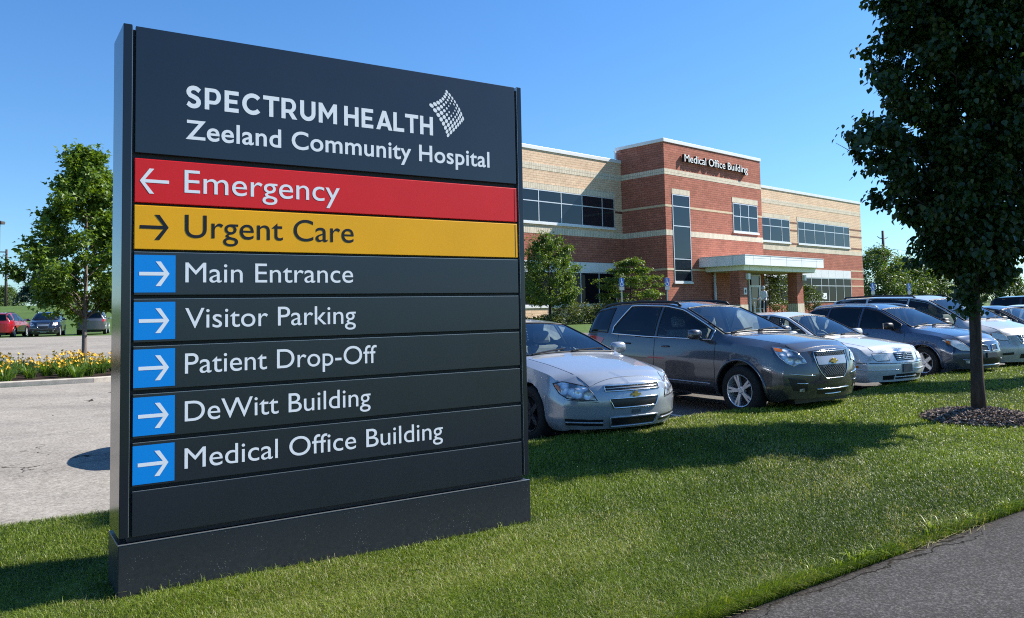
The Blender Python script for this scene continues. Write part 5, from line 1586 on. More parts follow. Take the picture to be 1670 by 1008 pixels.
# mulch ring
def mulch():
    rng = np.random.default_rng(3)
    m, nt, b = new_mat("bark_mulch")
    at = nt.nodes.new("ShaderNodeAttribute"); at.attribute_name = "tone"
    nt.links.new(ramp_node(nt, [(0, (.075, .056, .045)), (.6, (.24, .185, .15)), (1, (.40, .33, .285))], at.outputs["Fac"]), b.inputs["Base Color"]); setp(b, Roughness=.95, Specular_IOR_Level=.1)
    cx, cy, R = 6.02, 10.40, .68
    n = 9000
    r = R * np.sqrt(rng.uniform(0, 1, n)) * (1 + .06 * np.sin(5 * rng.uniform(0, 6.28, n))); a = rng.uniform(0, 2 * math.pi, n)
    x = cx + r * np.cos(a) * 1.05; y = cy + r * np.sin(a) * .85
    z = lawn_z(x, y) + .03 + .10 * (1 - (r / R) ** 2) + rng.uniform(-.01, .02, n)
    P = np.stack([x, y, z], 1)
    ax = unit(rng.normal(0, 1, (n, 3)) * np.array([1, 1, .35])); nr = unit(rng.normal(0, .5, (n, 3)) + np.array([0, 0, 1]))
    sd = np.cross(ax, nr); L = rng.uniform(.015, .05, n)[:, None]; W = rng.uniform(.006, .014, n)[:, None]
    V = np.stack([P - ax * L - sd * W, P + ax * L - sd * W, P + ax * L + sd * W, P - ax * L + sd * W], 1).reshape(-1, 3)
    tone = np.repeat(rng.uniform(0, 1, n), 4)
    # the heap under the chips
    hv = []; hf = []
    for i in range(10):
        for k in range(40):
            rr = R * 1.02 * i / 9; t = 2 * math.pi * k / 40
            xx, yy = cx + rr * math.cos(t) * 1.05, cy + rr * math.sin(t) * .85
            hv.append((xx, yy, float(lawn_z(xx, yy)) + .015 + .10 * max(0, 1 - (rr / R) ** 2)))
    for i in range(9):
        for k in range(40): hf.append((i * 40 + k, i * 40 + (k + 1) % 40, (i + 1) * 40 + (k + 1) % 40, (i + 1) * 40 + k))
    V2 = np.concatenate([V, np.array(hv)]); tone2 = np.concatenate([tone, np.full(len(hv), .15)])
    loops = np.concatenate([np.arange(n * 4), (np.array(hf) + n * 4).ravel()])
    o = link("mulch", np_mesh("mulch", V2, loops, np.full(n + len(hf), 4), [m], attr=tone2), kind="stuff")
    o["label"] = "brown bark mulch heaped round the foot of the pear tree"
    return o
mulch()

# young maple in the flower bed on the left
make_tree("maple_tree", (-13.35, 25.0, .02), [(1.9, .7), (2.25, 1.6), (2.8, 2.2), (3.4, 2.25), (4.1, 1.8), (4.7, 1.4), (5.3, 1.0), (5.9, .65), (6.6, .2)], .085, 1.6, 25000, 0, .125, "maple", M_LMAPLE, M_BARK2, 23,
    "bushy young maple with a pale trunk rising from the yellow flower bed", limbs=60, twigs=7, twig_len=.55, droop=.35, lobes=.28, inner=.35, limb_up=.75, lean=(-.05, 0))

# small trees in front of the building
def gz(x, y): return float(ground_z(x, y))
make_tree("ornamental_tree", (1.66, 36.2, gz(1.66, 36.2)), [(.9, 1.1), (1.3, 1.5), (1.9, 1.65), (2.6, 1.55), (3.1, 1.25), (3.6, .8), (3.9, .3)], .075, .8, 13000, 0, .115, "oval", M_LGREEN, M_BARK, 31,
    "small round crowned tree before the left wing of the brick building", limbs=42, twigs=6, twig_len=.42, droop=.45, lobes=.15)
make_tree("dogwood_tree", (5.75, 39.0, gz(5.75, 39)), [(.8, 1.3), (1.3, 1.5), (1.9, 1.6), (2.4, 1.2), (2.8, .6), (3.1, .2)], .06, .5, 10000, 0, .11, "oval", M_LDOG, M_BARK, 37,
    "dogwood with flat tiered branches beside the red brick corner", limbs=40, twigs=7, twig_len=.42, droop=.1, layered=6, flat=.75)
# shrubs by the entrance
ENTR = "shrubs planted by the entrance"
for (u, n, h, r, seed, lab) in [(11.0, .2, 3.0, 1.05, 41, "tall airy shrub between the two brick canopy pillars"), (12.9, .4, 3.1, .95, 42, "tall airy shrub just right of the right canopy pillar"),
                                (17.5, .9, 1.9, .9, 43, "low shrub under the ground floor window right of the canopy")]:
    cu, su = math.cos(B_YAW), math.sin(B_YAW)
    x = B_ORG[0] + u * cu - n * su; y = B_ORG[1] + u * su + n * cu
    make_tree("entrance_shrub", (x, y, gz(x, y)), [(.25, r * .7), (h * .35, r), (h * .6, r * .95), (h * .85, r * .55), (h, .1)], .04, .25, 2600, 0, .12, "oval", M_LENT, M_BARK, seed, lab,
              group=ENTR, category="shrub", limbs=24, twigs=5, twig_len=.4, droop=.3, lobes=.2, parts=False)
# planting along the low wall
rngS = np.random.default_rng(8)
SH = "shrubs along the low wall"
k = 0
protoS = {}
for (px_, py_, h, r, tn) in [(.85, 35.3, .28, .4, 0), (1.7, 35.6, .38, .5, 1), (2.45, 36.3, .85, .65, 1), (3.05, 36.9, .95, .7, 2), (3.75, 37.3, .85, .65, 1), (4.35, 38.0, .9, .65, 2), (5.1, 38.7, .75, .6, 0)]:
    labs = ["low green shrub at the end of the wall planting near the sign", "rounded shrub right beneath the small round crowned tree", "rounded shrub in the middle of the wall planting", "pale flowering shrub, broadest along the low wall", "shrub between the pale flowering shrub and the dark crossover", "pale shrub behind the rear window of the dark crossover", "small shrub at the foot of the tiered dogwood"]
    make_tree("shrub", (px_, py_, gz(px_, py_) - .02), [(.08, r), (h * .5, r * 1.05), (h * .85, r * .75), (h, .15)], .02, .05, 1900, 0, .085, "oval", M_LSHRUB if tn else M_LGREEN, M_BARK, 60 + k, labs[k], group=SH, category="shrub", limbs=22, twigs=4, twig_len=.2, droop=.1, lobes=.1, parts=False)
    k += 1
# hedge strip under the entrance
# trees behind the building on the right
FARG = "trees behind the building"
far_specs = [((42.0, 92, .86), 6.6, 4.2, "tallest bushy tree at the right end of the brick building"), ((46.8, 95, .86), 5.6, 3.4, "bushy tree right of the tallest one behind the building"), ((51.5, 98, .86), 4.3, 3.2, "lower bushy tree behind the silver minivan roof"),
             ((56.5, 99, .86), 3.9, 3.2, "low bushy tree seen just left of the pear trunk"), ((62.0, 100, .86), 4.0, 3.3, "low bushy tree seen just right of the pear trunk"), ((68.5, 102, .86), 3.6, 3.0, "low bushy tree farthest right behind the lot")]
base_far = None
for i, (loc, h, r, lab) in enumerate(far_specs):
    if i < 2:
        t = make_tree("bushy_tree", loc, [(.4, r * .8), (h * .3, r), (h * .6, r * .9), (h * .85, r * .55), (h, .2)], .16, .4, 9000, 0, .30, "oval", M_LFAR, M_BARK, 80 + i, lab, group=FARG, limbs=50, twigs=6, twig_len=.9, droop=.3, lobes=.25, parts=False)
        base_far = t
    else:
        copy_tree_thing(base_far, loc, i * 1.3, lab, h / 5.6, FARG)
# spruce and low trees beyond the hill on the left
def spruce(loc, h, r, seed, label, n=7000):
    return make_tree("spruce_tree", loc, [(.3, r), (h * .25, r * .85), (h * .5, r * .55), (h * .8, r * .22), (h, .03)], .15, .3, n, 0, .32, "oval", M_LSPRUCE, M_BARK, seed, label, limbs=70, twigs=5, twig_len=.55, droop=.55, flat=.4, limb_up=-.15, parts=False)
spruce((-59.5, 101, 3.1), 4.6, 3.4, 91, "dark pointed spruce on the grassy hill left of the maple")
copy_tree_thing(base_far, (-76.0, 120, 2.2), .4, "low bushy tree on the horizon at the left edge", .75, None)
spruce((-63.5, 112, 3.0), 2.8, 2.2, 92, "smaller spruce partly behind the dark pointed one", 3500)

# ---- flower bed
BED = [(-22, 14.9), (-12.2, 20.0), (-10.3, 21.0), (-9.7, 22.0), (-10.2, 26.4), (-13.5, 28.8), (-24, 26.5), (-36, 21)]
MAT_SOIL = plain("dark_bed_mulch", (.035, .024, .018), .95, spec=.1, vary=.5, vscale=25, bump=.8, bscale=50)
sheet("flower_bed", BED, .10, MAT_SOIL, 1.0)
kerb("bed_kerb", [(-24, 13.1), (-12.35, 19.33), (-10.6, 20.3), (-9.75, 21.2), (-9.5, 22.2), (-9.9, 26.5), (-13.5, 29.1)], .22, .14, ground_z, MAT_CONC)
M_DAYL = leaf_mat("daylily_blade", (.060, .125, .018), (.15, .24, .045), trans=.3)
M_DAYF = plain("daylily_petal", (.78, .46, .045), .6, spec=.2, vary=.22, vscale=30)
def daylily_meshes(seed, nfl):
    rng = np.random.default_rng(seed)
    V = []; F = []; T = []
    for i in range(110):
        az = rng.uniform(0, 6.283); L = rng.uniform(.32, .54); w = rng.uniform(.010, .017); sp = rng.uniform(.3, .95); t0 = rng.uniform(0, 1)
        r0 = rng.uniform(0, .14); o = len(V); c, s = math.cos(az), math.sin(az)
        for k in range(5):
            t = k / 4; d = r0 + L * sp * t ** 1.3 * .85; z = L * (1.15 * t - .75 * sp * t * t) * 1.05; ww = w * (1 - t ** 2 * .9)
            V += [(c * d - s * ww, s * d + c * ww, z), (c * d + s * ww, s * d - c * ww, z)]; T += [t0, t0]
        for k in range(4): F.append((o + 2 * k, o + 2 * k + 1, o + 2 * k + 3, o + 2 * k + 2))
    F = np.array(F)
    fol = np_mesh("foliage", np.array(V), F.ravel(), np.full(len(F), 4), [M_DAYL], attr=T)
    fl = []
    for i in range(nfl):
        mb = MB(); az = rng.uniform(0, 6.283); r = rng.uniform(.05, .42); h = rng.uniform(.24, .56); cx, cy = r * math.cos(az), r * math.sin(az)
        mb.tube([(cx * .3, cy * .3, .05), (cx * .8, cy * .8, h * .7), (cx, cy, h)], .004, 3, mi=1)
        tilt = Vector((math.cos(az + rng.normal()), math.sin(az + rng.normal()), .7)).normalized(); q = tilt.to_track_quat('Z', 'Y')
        for p in range(6):
            a = p * math.pi / 3; ca, sa = math.cos(a), math.sin(a)
            pts = [(0, 0, 0), (.022, -.016, .035), (.052, -.02, .062), (.074, 0, .058), (.052, .02, .062), (.022, .016, .035)]
            vv = [Vector((cx, cy, h)) + q @ Vector((x * ca - y * sa, x * sa + y * ca, z)) * .62 for x, y, z in pts]
            mb.add(vv, [(0, 1, 2, 3, 4, 5)])
        fl.append(mb.mesh("flower", [M_DAYF, M_DAYL], fix=False))
    return fol, fl
dl = [daylily_meshes(s, n) for s, n in ((1, 13), (2, 8), (3, 18), (4, 2))]
rngD = np.random.default_rng(77)
DG = "daylily clumps in the island bed"
cnt = 0
e1 = np.array([-12.35, 19.75]); ed = unit(np.array([.883, .469])); en = np.array([-.469, .883])
for row in range(7):
    for i in range(13):
        p = e1 + ed * (-6.6 + i * .72 + rngD.uniform(-.15, .15) + (row % 2) * .36) + en * (.35 + row * .78 + rngD.uniform(-.15, .15))
        if p[0] > -9.95 - row * .12 or (row == 0 and rngD.uniform() < .35): continue
        if p[0] / p[1] < -.80: continue
        if math.hypot(p[0] + 13.35, p[1] - 25) < .3: continue
        v = int(rngD.choice(4, p=[.35, .25, .3, .1])) if p[0] > -15.5 or row > 2 else int(rngD.choice([1, 3]))
        c = empty("daylily", (p[0], p[1], gz(*p) + .09), rngD.uniform(0, 6.28), "green daylily clump with yellow flowers in the kerbed island bed", "flower", DG)
        s = rngD.uniform(.75, 1.08); c.scale = (s, s, s)
        fol, fl = dl[v]
        link("foliage", fol, c)
        for m_ in fl: link("flower", m_, c)
        cnt += 1
# ---------------------------------------------------------------- more cars, signs, lamps, lines, person
import copy
def variant(base, **kw):
    d = {k: v for k, v in base.items()}
    d.pop("group", None); d.update(kw); return d
def recolour(details, old, new):
    return [tuple(new if x is old else x for x in d) for d in details]
build_car(variant(JETTA, label="black sedan whose windscreen shows just right of the pear trunk", group=ROW, paint=P_BLACK, place=(14.3, 21.0, .50, -.03), extra=[], details=recolour(JETTA["details"], P_SILVER2, P_BLACK)))
build_car(variant(JETTA, label="white sedan behind the black one at the right edge", group=ROW, paint=P_WHITE, place=(17.0, 23.4, .50, -.03), extra=[], details=recolour(JETTA["details"], P_SILVER2, P_WHITE)))
build_car(variant(VAN, label="dark navy van with a high roof behind the white car at the right edge", category="van", paint=P_NAVY, place=(21.2, 28.2, .55, -.03), rails=None))
# left, beyond the flower bed
FARROW = "cars parked below the grassy hill"
P_SHADED_STEEL = paint("shaded_silver_paint", (.10, .108, .125), .3, .3)  # silver darkened so the colour carries the shade on the car's rear
NOEX = [d for d in EQUINOX["details"] if d[0] != "emblem"]
navy = variant(EQUINOX, label="navy crossover facing the road below the grassy hill", group=FARROW, paint=P_NAVY, extra=[], details=recolour(NOEX, P_GREY, P_NAVY), place=(-30.8, 52.7, .42, .42), lip_mat=P_NAVY, rail_mat=P_STEEL)
build_car(navy)
build_car(variant(EQUINOX, label="red crossover cut off by the left edge, seen from behind", group=FARROW, paint=P_RED, extra=[], details=recolour(NOEX, P_GREY, P_RED), place=(-34.6, 55.3, 3.45, .42), lip_mat=P_RED))
build_car(variant(EQUINOX, label="silver crossover seen from behind beside the maple trunk", group=FARROW, paint=P_SHADED_STEEL, extra=[], details=recolour(NOEX, P_GREY, P_SHADED_STEEL), place=(-30.4, 58.3, 3.55, .46), lip_mat=P_STEEL))
# unseen car added behind the monument sign to cast the rounded shade past it
build_car(variant(VIBE, label="unseen small grey hatchback added to cast the rounded shade left of the sign", paint=P_STEEL, wb=2.1, ro=.75, panes=[(-.55, -1.3, M_PRIV, {}), (-1.38, -2.3, M_PRIV, {})], seams=[-.42, -1.34], handles=[-1.2], details=recolour([d for d in VIBE["details"] if d[0] != "tail_light"], P_BLUE, P_STEEL), place=(-3.44, 9.82, -1.16, -.03), rails=None))

# accessible parking signs
M_SIGNBLUE = plain("sign_blue", (.010, .12, .48), .45)
M_GALV = plain("galvanised_post", (.40, .41, .42), .5, metal=.6)
def access_sign(loc, rz, label):
    r = empty("parking_sign", loc, rz, label, "sign", "accessible parking signs")
    mb = MB(); mb.box(-.03, .03, .0, .05, -.2, 2.30); mb.build("post", M_GALV, r)
    mb = MB(); mb.box(-.135, .135, -.008, -.002, 1.87, 2.25); pl = mb.build("plate", M_SIGNBLUE, r)
    mb = MB(); mb.box(-.135, .135, -.0085, -.0025, 1.70, 1.86); mb.build("plate", M_GALV, r)
    mb = MB(); x = -.0125
    # wheelchair figure: head, back, seat, leg, wheel
    def bar(p, q, w):
        p, q = Vector(p), Vector(q); t = (q - p).normalized(); n = Vector((-t.y, t.x)) * w / 2
        pts = [p + n, q + n, q - n, p - n]; mb.prism([tuple(c) for c in pts], -.011, -.0085, 'Y')
    mb.prism([(-.015 + .026 * math.cos(t), 2.20 + .026 * math.sin(t)) for t in np.linspace(0, 6.283, 12)[:-1]], -.011, -.0085, 'Y')
    bar((-.015, 2.165), (-.01, 2.04), .03); bar((-.01, 2.045), (.06, 2.035), .028); bar((.055, 2.045), (.085, 1.93), .026); bar((-.01, 2.11), (.055, 2.105), .022)
    P = [(-.005 + .085 * math.cos(t), 1.98 + .085 * math.sin(t)) for t in np.linspace(2.3, 5.9, 12)]
    for p, q in zip(P[:-1], P[1:]): bar(p, q, .024)
    mb.build("symbol", M_WHITE, pl)
    return r
for (x, y, lab) in ((5.05, 37.0, "blue accessible parking sign in front of the tiered dogwood"), (7.35, 38.0, "blue accessible parking sign before the red brick corner"),
                    (18.0, 40.0, "blue accessible parking sign above the minivan roof near the building end"), (20.9, 42.2, "blue accessible parking sign farthest right above the minivan roof")):
    g = gz(x, y)
    access_sign((x, y, 2.76 - 2.08 if x < 10 else 2.36 - 2.08), .45, lab)

# lamp posts and a utility pole on the left, a transmission pole on the right
M_BRONZE = plain("bronze_pole", (.055, .040, .038), .55)
def lamp_post(loc, h, label, arm=1.1, r=.10):
    o = empty("street_lamp", loc, 0, label, "lamp post", "parking lot lamp posts")
    mb = MB(); mb.tube([(0, 0, -.3), (0, 0, h)], [r, r * .75], 8); mb.build("pole", M_BRONZE, o, smooth=True)
    mb = MB(); mb.box(-.45, .45, -.06, .06, .0, .7, 0); mb.build("base", M_BRONZE, o) if False else None
    mb = MB(); mb.tube([(0, 0, h - .3), (-arm, 0, h - .25)], .06, 6); mb.build("arm", M_BRONZE, o)
    mb = MB(); mb.prism([(-arm - .8, h - .35), (-arm, h - .35), (-arm, h - .1), (-arm - .65, h - .08)], -.28, .28, 'Y'); mb.build("lamp_head", M_BRONZE, o, bevel=.03)
    return o
lamp_post((-45.1, 70, 1.2), 9.2, "bronze lamp post cut by the left edge, the nearer of two", arm=-.4, r=.16)
lamp_post((-57.05, 90, 2.9), 6.7, "bronze lamp post with a box head standing free beside the spruce", arm=1.2, r=.16)
M_WOOD = plain("weathered_pole", (.14, .12, .105), .9, vary=.2)
M_STEELP = plain("dark_steel_pole", (.07, .065, .07), .7)
def wires(pts, r, label, grp):
    for p, q in pts:
        p, q = Vector(p), Vector(q); mb = MB()
        mb.tube([p + (q - p) * t + Vector((0, 0, -1.6 * 4 * t * (1 - t))) for t in np.linspace(0, 1, 9)], r, 4)
        mb.build("power_line", M_STEELP, label=label, category="power line", group=grp)
up = empty("utility_pole", (-79.6, 135, 2.0), 0, "thin grey utility pole on the skyline between lamp post and spruce", "utility pole")
mb = MB(); mb.tube([(0, 0, -.5), (0, 0, 5.7)], [.16, .11], 8); mb.build("pole", M_WOOD, up, smooth=True)
mb = MB(); mb.box(-1.1, 1.1, -.06, .06, 4.2, 4.4); mb.build("crossarm", M_WOOD, up)
wires([((-150, 150, 12.9), (-60, 150, 13.3)), ((-150, 150, 12.2), (-60, 150, 12.6)), ((-150, 150, 9.6), (-60, 150, 9.8)), ((-150, 150, 7.3), (-60, 150, 7.4))], .028, "thin power line crossing the sky behind the maple", "power lines behind the maple")
tp = empty("transmission_pole", (74.5, 160, .8), .5, "tall dark transmission pole with upswept arms right of the building", "utility pole")
mb = MB(); mb.tube([(0, 0, -.5), (.1, 0, 15.2)], [.42, .26], 10); mb.build("pole", M_STEELP, tp, smooth=True)
for z in (8.9, 11.0, 13.6):
    for s in (-1, 1):
        L = 2.3 if z < 9 else 1.7
        mb = MB(); mb.tube([(0, 0, z), (s * L * .6, 0, z + .10), (s * L, 0, z + .42)], [.12, .09, .05], 5); mb.build("arm", M_STEELP, tp)
wires([((72.5, 160, 10.1), (40, 190, 10.0)), ((73, 160, 12.2), (40, 190, 12.2)), ((76.6, 160, 10.1), (120, 140, 8.5)), ((76.3, 160, 12.2), (120, 140, 11))], .03, "thin power line running from an arm of the transmission pole", "power lines of the transmission pole")

# the man at the entrance
def person(loc, rz):
    me = bpy.data.meshes.new("person")
    J = {"pel": (0, 0, .95, .145), "wai": (0, .0, 1.10, .15), "che": (0, -.02, 1.32, .165), "nek": (0, -.03, 1.47, .06), "hed": (0, -.05, 1.60, .088), "top": (0, -.05, 1.70, .078),
         "ls": (.18, -.02, 1.41, .06), "le": (.25, -.06, 1.15, .045), "lw": (.22, -.26, .98, .034), "lh": (.21, -.33, .95, .038),
         "rs": (-.18, -.02, 1.41, .06), "re": (-.25, -.06, 1.15, .045), "rw": (-.22, -.26, .98, .034), "rh": (-.21, -.33, .95, .038),
         "lt": (.10, 0, .88, .10), "lk": (.11, -.03, .49, .065), "la": (.11, .02, .09, .045), "lf": (.12, -.14, .04, .04),
         "rt": (-.10, 0, .88, .10), "rk": (-.11, -.06, .49, .065), "ra": (-.11, -.03, .09, .045), "rf": (-.12, -.19, .04, .04)}
    E_ = [("pel", "wai"), ("wai", "che"), ("che", "nek"), ("nek", "hed"), ("hed", "top"), ("che", "ls"), ("ls", "le"), ("le", "lw"), ("lw", "lh"), ("che", "rs"), ("rs", "re"), ("re", "rw"), ("rw", "rh"),
          ("pel", "lt"), ("lt", "lk"), ("lk", "la"), ("la", "lf"), ("pel", "rt"), ("rt", "rk"), ("rk", "ra"), ("ra", "rf")]
    ks = list(J); 
    me.from_pydata([J[k][:3] for k in ks], [(ks.index(a), ks.index(b)) for a, b in E_], [])
    o = bpy.data.objects.new("person", me); COL.objects.link(o)
    sk = o.modifiers.new("skin", 'SKIN'); 
    for i, k in enumerate(ks):
        d = me.skin_vertices[0].data[i]; d.radius = (J[k][3], J[k][3] * (.8 if k in ("wai", "che", "pel") else 1)); d.use_root = (k == "pel")
    sb = o.modifiers.new("sub", 'SUBSURF'); sb.levels = 2; sb.render_levels = 2
    m2 = bpy.data.meshes.new_from_object(o.evaluated_get(bpy.context.evaluated_depsgraph_get()))
    bpy.data.objects.remove(o)
    skin = plain("skin", (.45, .26, .19), .6); shirt = plain("white_shirt", (.75, .75, .76), .8); trousers = plain("dark_trousers", (.018, .018, .022), .85)
    shoes = plain("black_shoes", (.012, .012, .012), .5)
    for m in (skin, shirt, trousers, shoes): m2.materials.append(m)
    for p in m2.polygons:
        c = p.center; p.use_smooth = True
        if c.z > 1.48: p.material_index = 0
        elif c.z > .97 and not (c.y < -.12 and c.z < 1.12): p.material_index = 1
        elif c.y < -.14 and c.z > .88: p.material_index = 0
        elif c.z > .10: p.material_index = 2
        else: p.material_index = 3
    m2.name = "person"
    o = link("person", m2, None, label="grey haired person in white shirt and dark trousers standing at the entrance door", category="person")
    mb = MB(); mb.lathe([(0, .115), (.06, .105), (.095, .06), (.10, .0), (.092, -.06)], 14, 'Z', c=(0, -.035, 1.635)); h = mb.build("hair", plain("grey_hair", (.42, .41, .40), .8), o, smooth=True)
    o.location = loc; o.rotation_euler = (0, 0, rz)
    return o
person((13.73, 43.75, gz(13.73, 43.75)), -1.1)
w = empty("walking_frame", (13.42, 43.6, gz(13.42, 43.6)), -.4, "thin metal walking frame held in front of the person at the door", "walker")
mb = MB()
for s in (-.25, .25):
    mb.tube([(s, -.2, 0), (s, -.15, .85), (s, .05, .92), (s, .2, .85), (s, .25, 0)], .016, 6)
    
mb.tube([(-.25, -.17, .5), (.25, -.17, .5)], .014, 6); mb.build("frame", M_ALLOY, w)
# ---------------------------------------------------------------- grass blades on the lawn strip
def grass_mat():
    m = bpy.data.materials.new("grass_blade"); m.use_nodes = True; nt = m.node_tree; b = nt.nodes["Principled BSDF"]; out = nt.nodes["Material Output"]
    at = nt.nodes.new("ShaderNodeAttribute"); at.attribute_name = "tone"
    c = ramp_node(nt, [(0.0, (.050, .086, .008)), (.45, (.138, .203, .017)), (.82, (.255, .318, .036)), (.93, (.38, .34, .16)), (1.0, (.48, .42, .25))], at.outputs["Fac"])
    nt.links.new(c, b.inputs["Base Color"]); setp(b, Roughness=.42, Specular_IOR_Level=.27)
    tr = nt.nodes.new("ShaderNodeBsdfTranslucent"); nt.links.new(mixc(nt, c, (1.4, 1.5, .4), 1.0, 'MULTIPLY'), tr.inputs[0])
    mx = nt.nodes.new("ShaderNodeMixShader"); mx.inputs[0].default_value = .28
    nt.links.new(b.outputs[0], mx.inputs[1]); nt.links.new(tr.outputs[0], mx.inputs[2]); nt.links.new(mx.outputs[0], out.inputs[0])
    return m
M_GRASS = grass_mat()
def inside(poly, x, y):
    c = np.zeros(len(x), bool); n = len(poly); j = n - 1
    for i in range(n):
        xi, yi = poly[i]; xj, yj = poly[j]
        cond = ((yi > y) != (yj > y)) & (x < (xj - xi) * (y - yi) / (yj - yi + 1e-12) + xi)
        c ^= cond; j = i
    return c
LAWN_POLY = [tuple(path_pt(-6, -.03)), tuple(path_pt(0, -.03)), tuple(path_pt(60, -.03))] + [tuple(p) for p in FAR[::-1]]
def vnoise(x, y, f, seed):
    r = np.random.default_rng(seed); v = np.zeros_like(x)
    for k in range(6):
        a = r.uniform(0, 6.28); w = f * r.uniform(.6, 1.7); v += np.sin((x * math.cos(a) + y * math.sin(a)) * w + r.uniform(0, 6.28))
    return v / 6
def blades(name, n, seed, d0, d1, hmul, wmul, extra=None):
    rng = np.random.default_rng(seed)
    # screen-even scatter: density falls with the square of the distance
    N = int(n * 2.4)
    d = 1.0 / rng.uniform(1 / d1, 1 / d0, N)
    az = rng.uniform(-.72, .72, N)
    x = d * np.tan(az) * .985; y = d.copy()
    k = inside(LAWN_POLY, x, y)
    # not inside the plinth, not in the mulch
    su = (x + 2.2035) * math.cos(SIGN_YAW) + (y - 4.5) * math.sin(SIGN_YAW); sn = -(x + 2.2035) * math.sin(SIGN_YAW) + (y - 4.5) * math.cos(SIGN_YAW)
    k &= ~((su > -.004) & (su < SW + .004) & (sn > -.004) & (sn < ST + .004))
    k &= ~(((x - 6.02) / .71) ** 2 + ((y - 10.40) / .57) ** 2 < 1)
    x, y, d = x[k][:n], y[k][:n], d[k][:n]; m = len(x)
    clump = vnoise(x, y, 9, 1) * .5 + vnoise(x, y, 2.3, 2) * .5
    tint = vnoise(x, y, 1.1, 3)
    h = hmul * rng.uniform(.6, 1.2, m) * (1 + .6 * clump) * np.where(rng.uniform(0, 1, m) < .06, 1.4, 1)
    dp = (x - PATH_P[0]) * PATH_N[0] + (y - PATH_P[1]) * PATH_N[1]
    near_edge = np.exp(-np.clip(dp, 0, None) / .10)
    h = h * (1 + .9 * near_edge * (vnoise(x, y, 4, 9) > -.1))
    su = (x + 2.2035) * math.cos(SIGN_YAW) + (y - 4.5) * math.sin(SIGN_YAW); sn = -(x + 2.2035) * math.sin(SIGN_YAW) + (y - 4.5) * math.cos(SIGN_YAW)
    dpl = np.hypot(np.maximum(np.maximum(-su, su - SW), 0), np.maximum(np.maximum(-sn, sn - ST), 0))
    h = h * np.where(rng.uniform(0, 1, m) < .06, 1.2, .42 + .58 * sstep(dpl, .02, .22))
    w = wmul * rng.uniform(.7, 1.3, m) * np.clip(d / 5, .8, 4)
    a = rng.uniform(0, 6.283, m); bend = rng.uniform(.25, 1.1, m)
    a2 = a + rng.normal(0, .2, m)
    # mown lie of the grass plus blades hanging over the path
    ux = np.cos(a) + .25 - near_edge * PATH_N[0] * 1.2; uy = np.sin(a) - .1 - near_edge * PATH_N[1] * 1.2
    L = np.hypot(ux, uy) + 1e-6; ux /= L; uy /= L
    sx, sy = -np.sin(a2), np.cos(a2)
    z0 = lawn_z(x, y) - .006
    P0 = np.stack([x, y, z0], 1)
    U = np.stack([ux, uy, np.zeros(m)], 1); S_ = np.stack([sx, sy, np.zeros(m)], 1); K = np.array([0, 0, 1.0])
    mid = P0 + U * (h * bend * .28)[:, None] + K * (h * .62)[:, None]
    tip = P0 + U * (h * bend * .95)[:, None] + K * (h * (1.05 - .42 * bend))[:, None]
    W = S_ * w[:, None]
    V = np.stack([P0 - W, P0 + W, mid + W * .8, mid - W * .8, tip], 1).reshape(-1, 3)
    base = (np.arange(m) * 5)[:, None]
    loops = np.concatenate([base + np.array([[0, 1, 2, 3]]), base + np.array([[3, 2, 4]])], 1).ravel()
    lane = np.sin((x * PATH_N[0] + y * PATH_N[1]) * 2 * math.pi / 1.25) * .07
    tone = np.clip(.42 + lane + .30 * tint + .26 * vnoise(x, y, .45, 12) + .22 * clump + rng.normal(0, .26, m), 0, .84)
    dry = rng.uniform(0, 1, m) < (.035 + .13 * (vnoise(x, y, 1.7, 6) > .22) + .10 * (vnoise(x, y, 5.0, 16) > .4))
    tone = np.where(dry, rng.uniform(.90, 1, m), tone)
    return np_mesh(name, V, loops, np.tile([4, 3], m), [M_GRASS], attr=np.repeat(tone, 5))
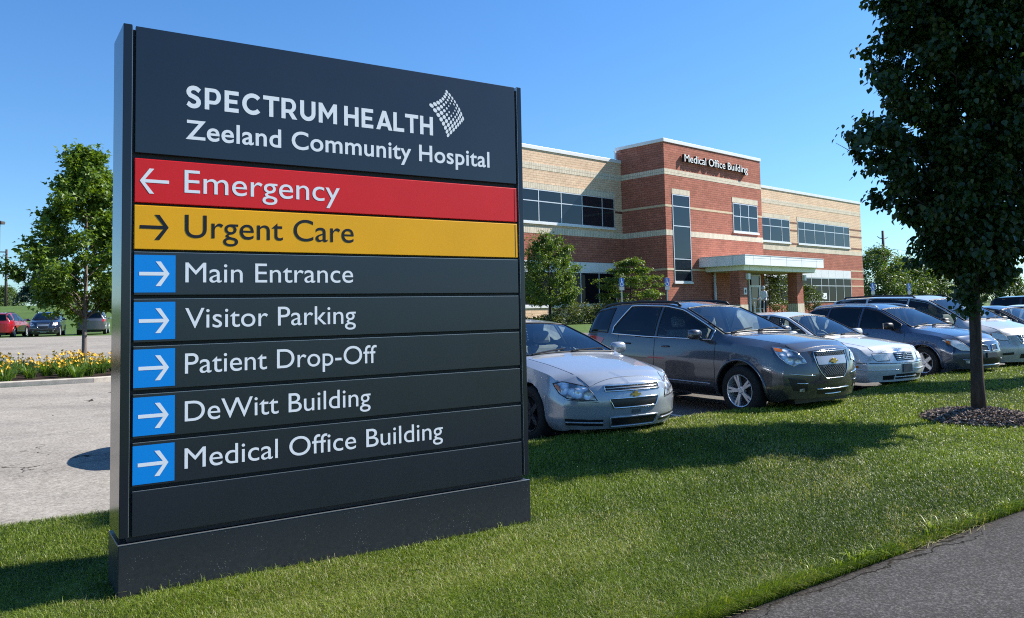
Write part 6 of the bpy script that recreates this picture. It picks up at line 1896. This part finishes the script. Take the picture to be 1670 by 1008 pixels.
def edge_tufts(seed):
    """coarse bright tufts and straw litter along the footpath edge"""
    rng = np.random.default_rng(seed)
    P = []; H = []; Wd = []; T = []; D = []
    for i in range(170):
        t = rng.uniform(-3.5, 13); 
        if vnoise(np.array([t]), np.array([0.0]), 2.2, 21)[0] < -.12 and rng.uniform() < .8: continue
        c = path_pt(t, rng.uniform(.0, .10)); big = .7 + .8 * math.exp(-((t - 2.0) / .9) ** 2) * rng.uniform(.5, 1.2)
        for k in range(int(rng.uniform(14, 34))):
            az = rng.uniform(0, 6.283)
            P.append(c + np.array([math.cos(az), math.sin(az)]) * rng.uniform(0, .035)); H.append(rng.uniform(.05, .10) * big); Wd.append(rng.uniform(.0022, .0038)); T.append(rng.uniform(.55, .84)); D.append(az)
    P = np.array(P); H = np.array(H); Wd = np.array(Wd); T = np.array(T); D = np.array(D); m = len(P)
    U = np.stack([np.cos(D) - PATH_N[0] * .5, np.sin(D) - PATH_N[1] * .5, np.zeros(m)], 1); U /= np.linalg.norm(U, axis=1, keepdims=True)
    S_ = np.stack([-U[:, 1], U[:, 0], np.zeros(m)], 1); K = np.array([0, 0, 1.0])
    P0 = np.concatenate([P, (lawn_z(P[:, 0], P[:, 1]) - .005)[:, None]], 1); b = rng.uniform(.5, 1.2, m)
    mid = P0 + U * (H * b * .45)[:, None] + K * (H * .62)[:, None]; tip = P0 + U * (H * b * 1.15)[:, None] + K * (H * (.95 - .55 * b + .2))[:, None]
    W = S_ * Wd[:, None]
    V = np.stack([P0 - W, P0 + W, mid + W * .9, mid - W * .9, tip], 1).reshape(-1, 3)
    base = (np.arange(m) * 5)[:, None]
    L1 = np.concatenate([base + np.array([[0, 1, 2, 3]]), base + np.array([[3, 2, 4]])], 1).ravel(); C1 = np.tile([4, 3], m); T1 = np.repeat(T, 5)
    # straw lying on the rim
    n = 1500; t = rng.uniform(-4, 14, n); q = PATH_P + PATH_D * t[:, None] + PATH_N * rng.normal(-.02, .03, n)[:, None]
    keep = vnoise(t, t * 0, 1.6, 31) > .0; q = q[keep]; n = len(q)
    a = rng.normal(math.atan2(PATH_D[1], PATH_D[0]), .5, n); l = rng.uniform(.015, .05, n); ux = np.stack([np.cos(a), np.sin(a), rng.normal(0, .12, n)], 1)
    sx = np.stack([-np.sin(a), np.cos(a), np.zeros(n)], 1) * .0016
    p3 = np.concatenate([q, np.full((n, 1), -.040)], 1) + np.stack([np.zeros(n), np.zeros(n), rng.uniform(0, .012, n)], 1)
    V2 = np.stack([p3 - ux * l[:, None] - sx, p3 + ux * l[:, None] - sx, p3 + ux * l[:, None] + sx, p3 - ux * l[:, None] + sx], 1).reshape(-1, 3)
    Vv = np.concatenate([V, V2]); L = np.concatenate([L1, np.arange(n * 4) + len(V)]); C = np.concatenate([C1, np.full(n, 4)]); Tt = np.concatenate([T1, np.repeat(rng.uniform(.9, 1, n), 4)])
    o = link("edge_grass", np_mesh("edge_grass", Vv, L, C, [M_GRASS], attr=Tt), kind="stuff")
    o["label"] = "coarse bright grass tufts and straw along the footpath edge"; o["category"] = "grass"
edge_tufts(4)
g = link("grass", blades("grass", 1000000, 1, 3.6, 30, .043, .0012), kind="stuff")
g["label"] = "short mown green grass covering the lawn strip"; g["category"] = "grass"
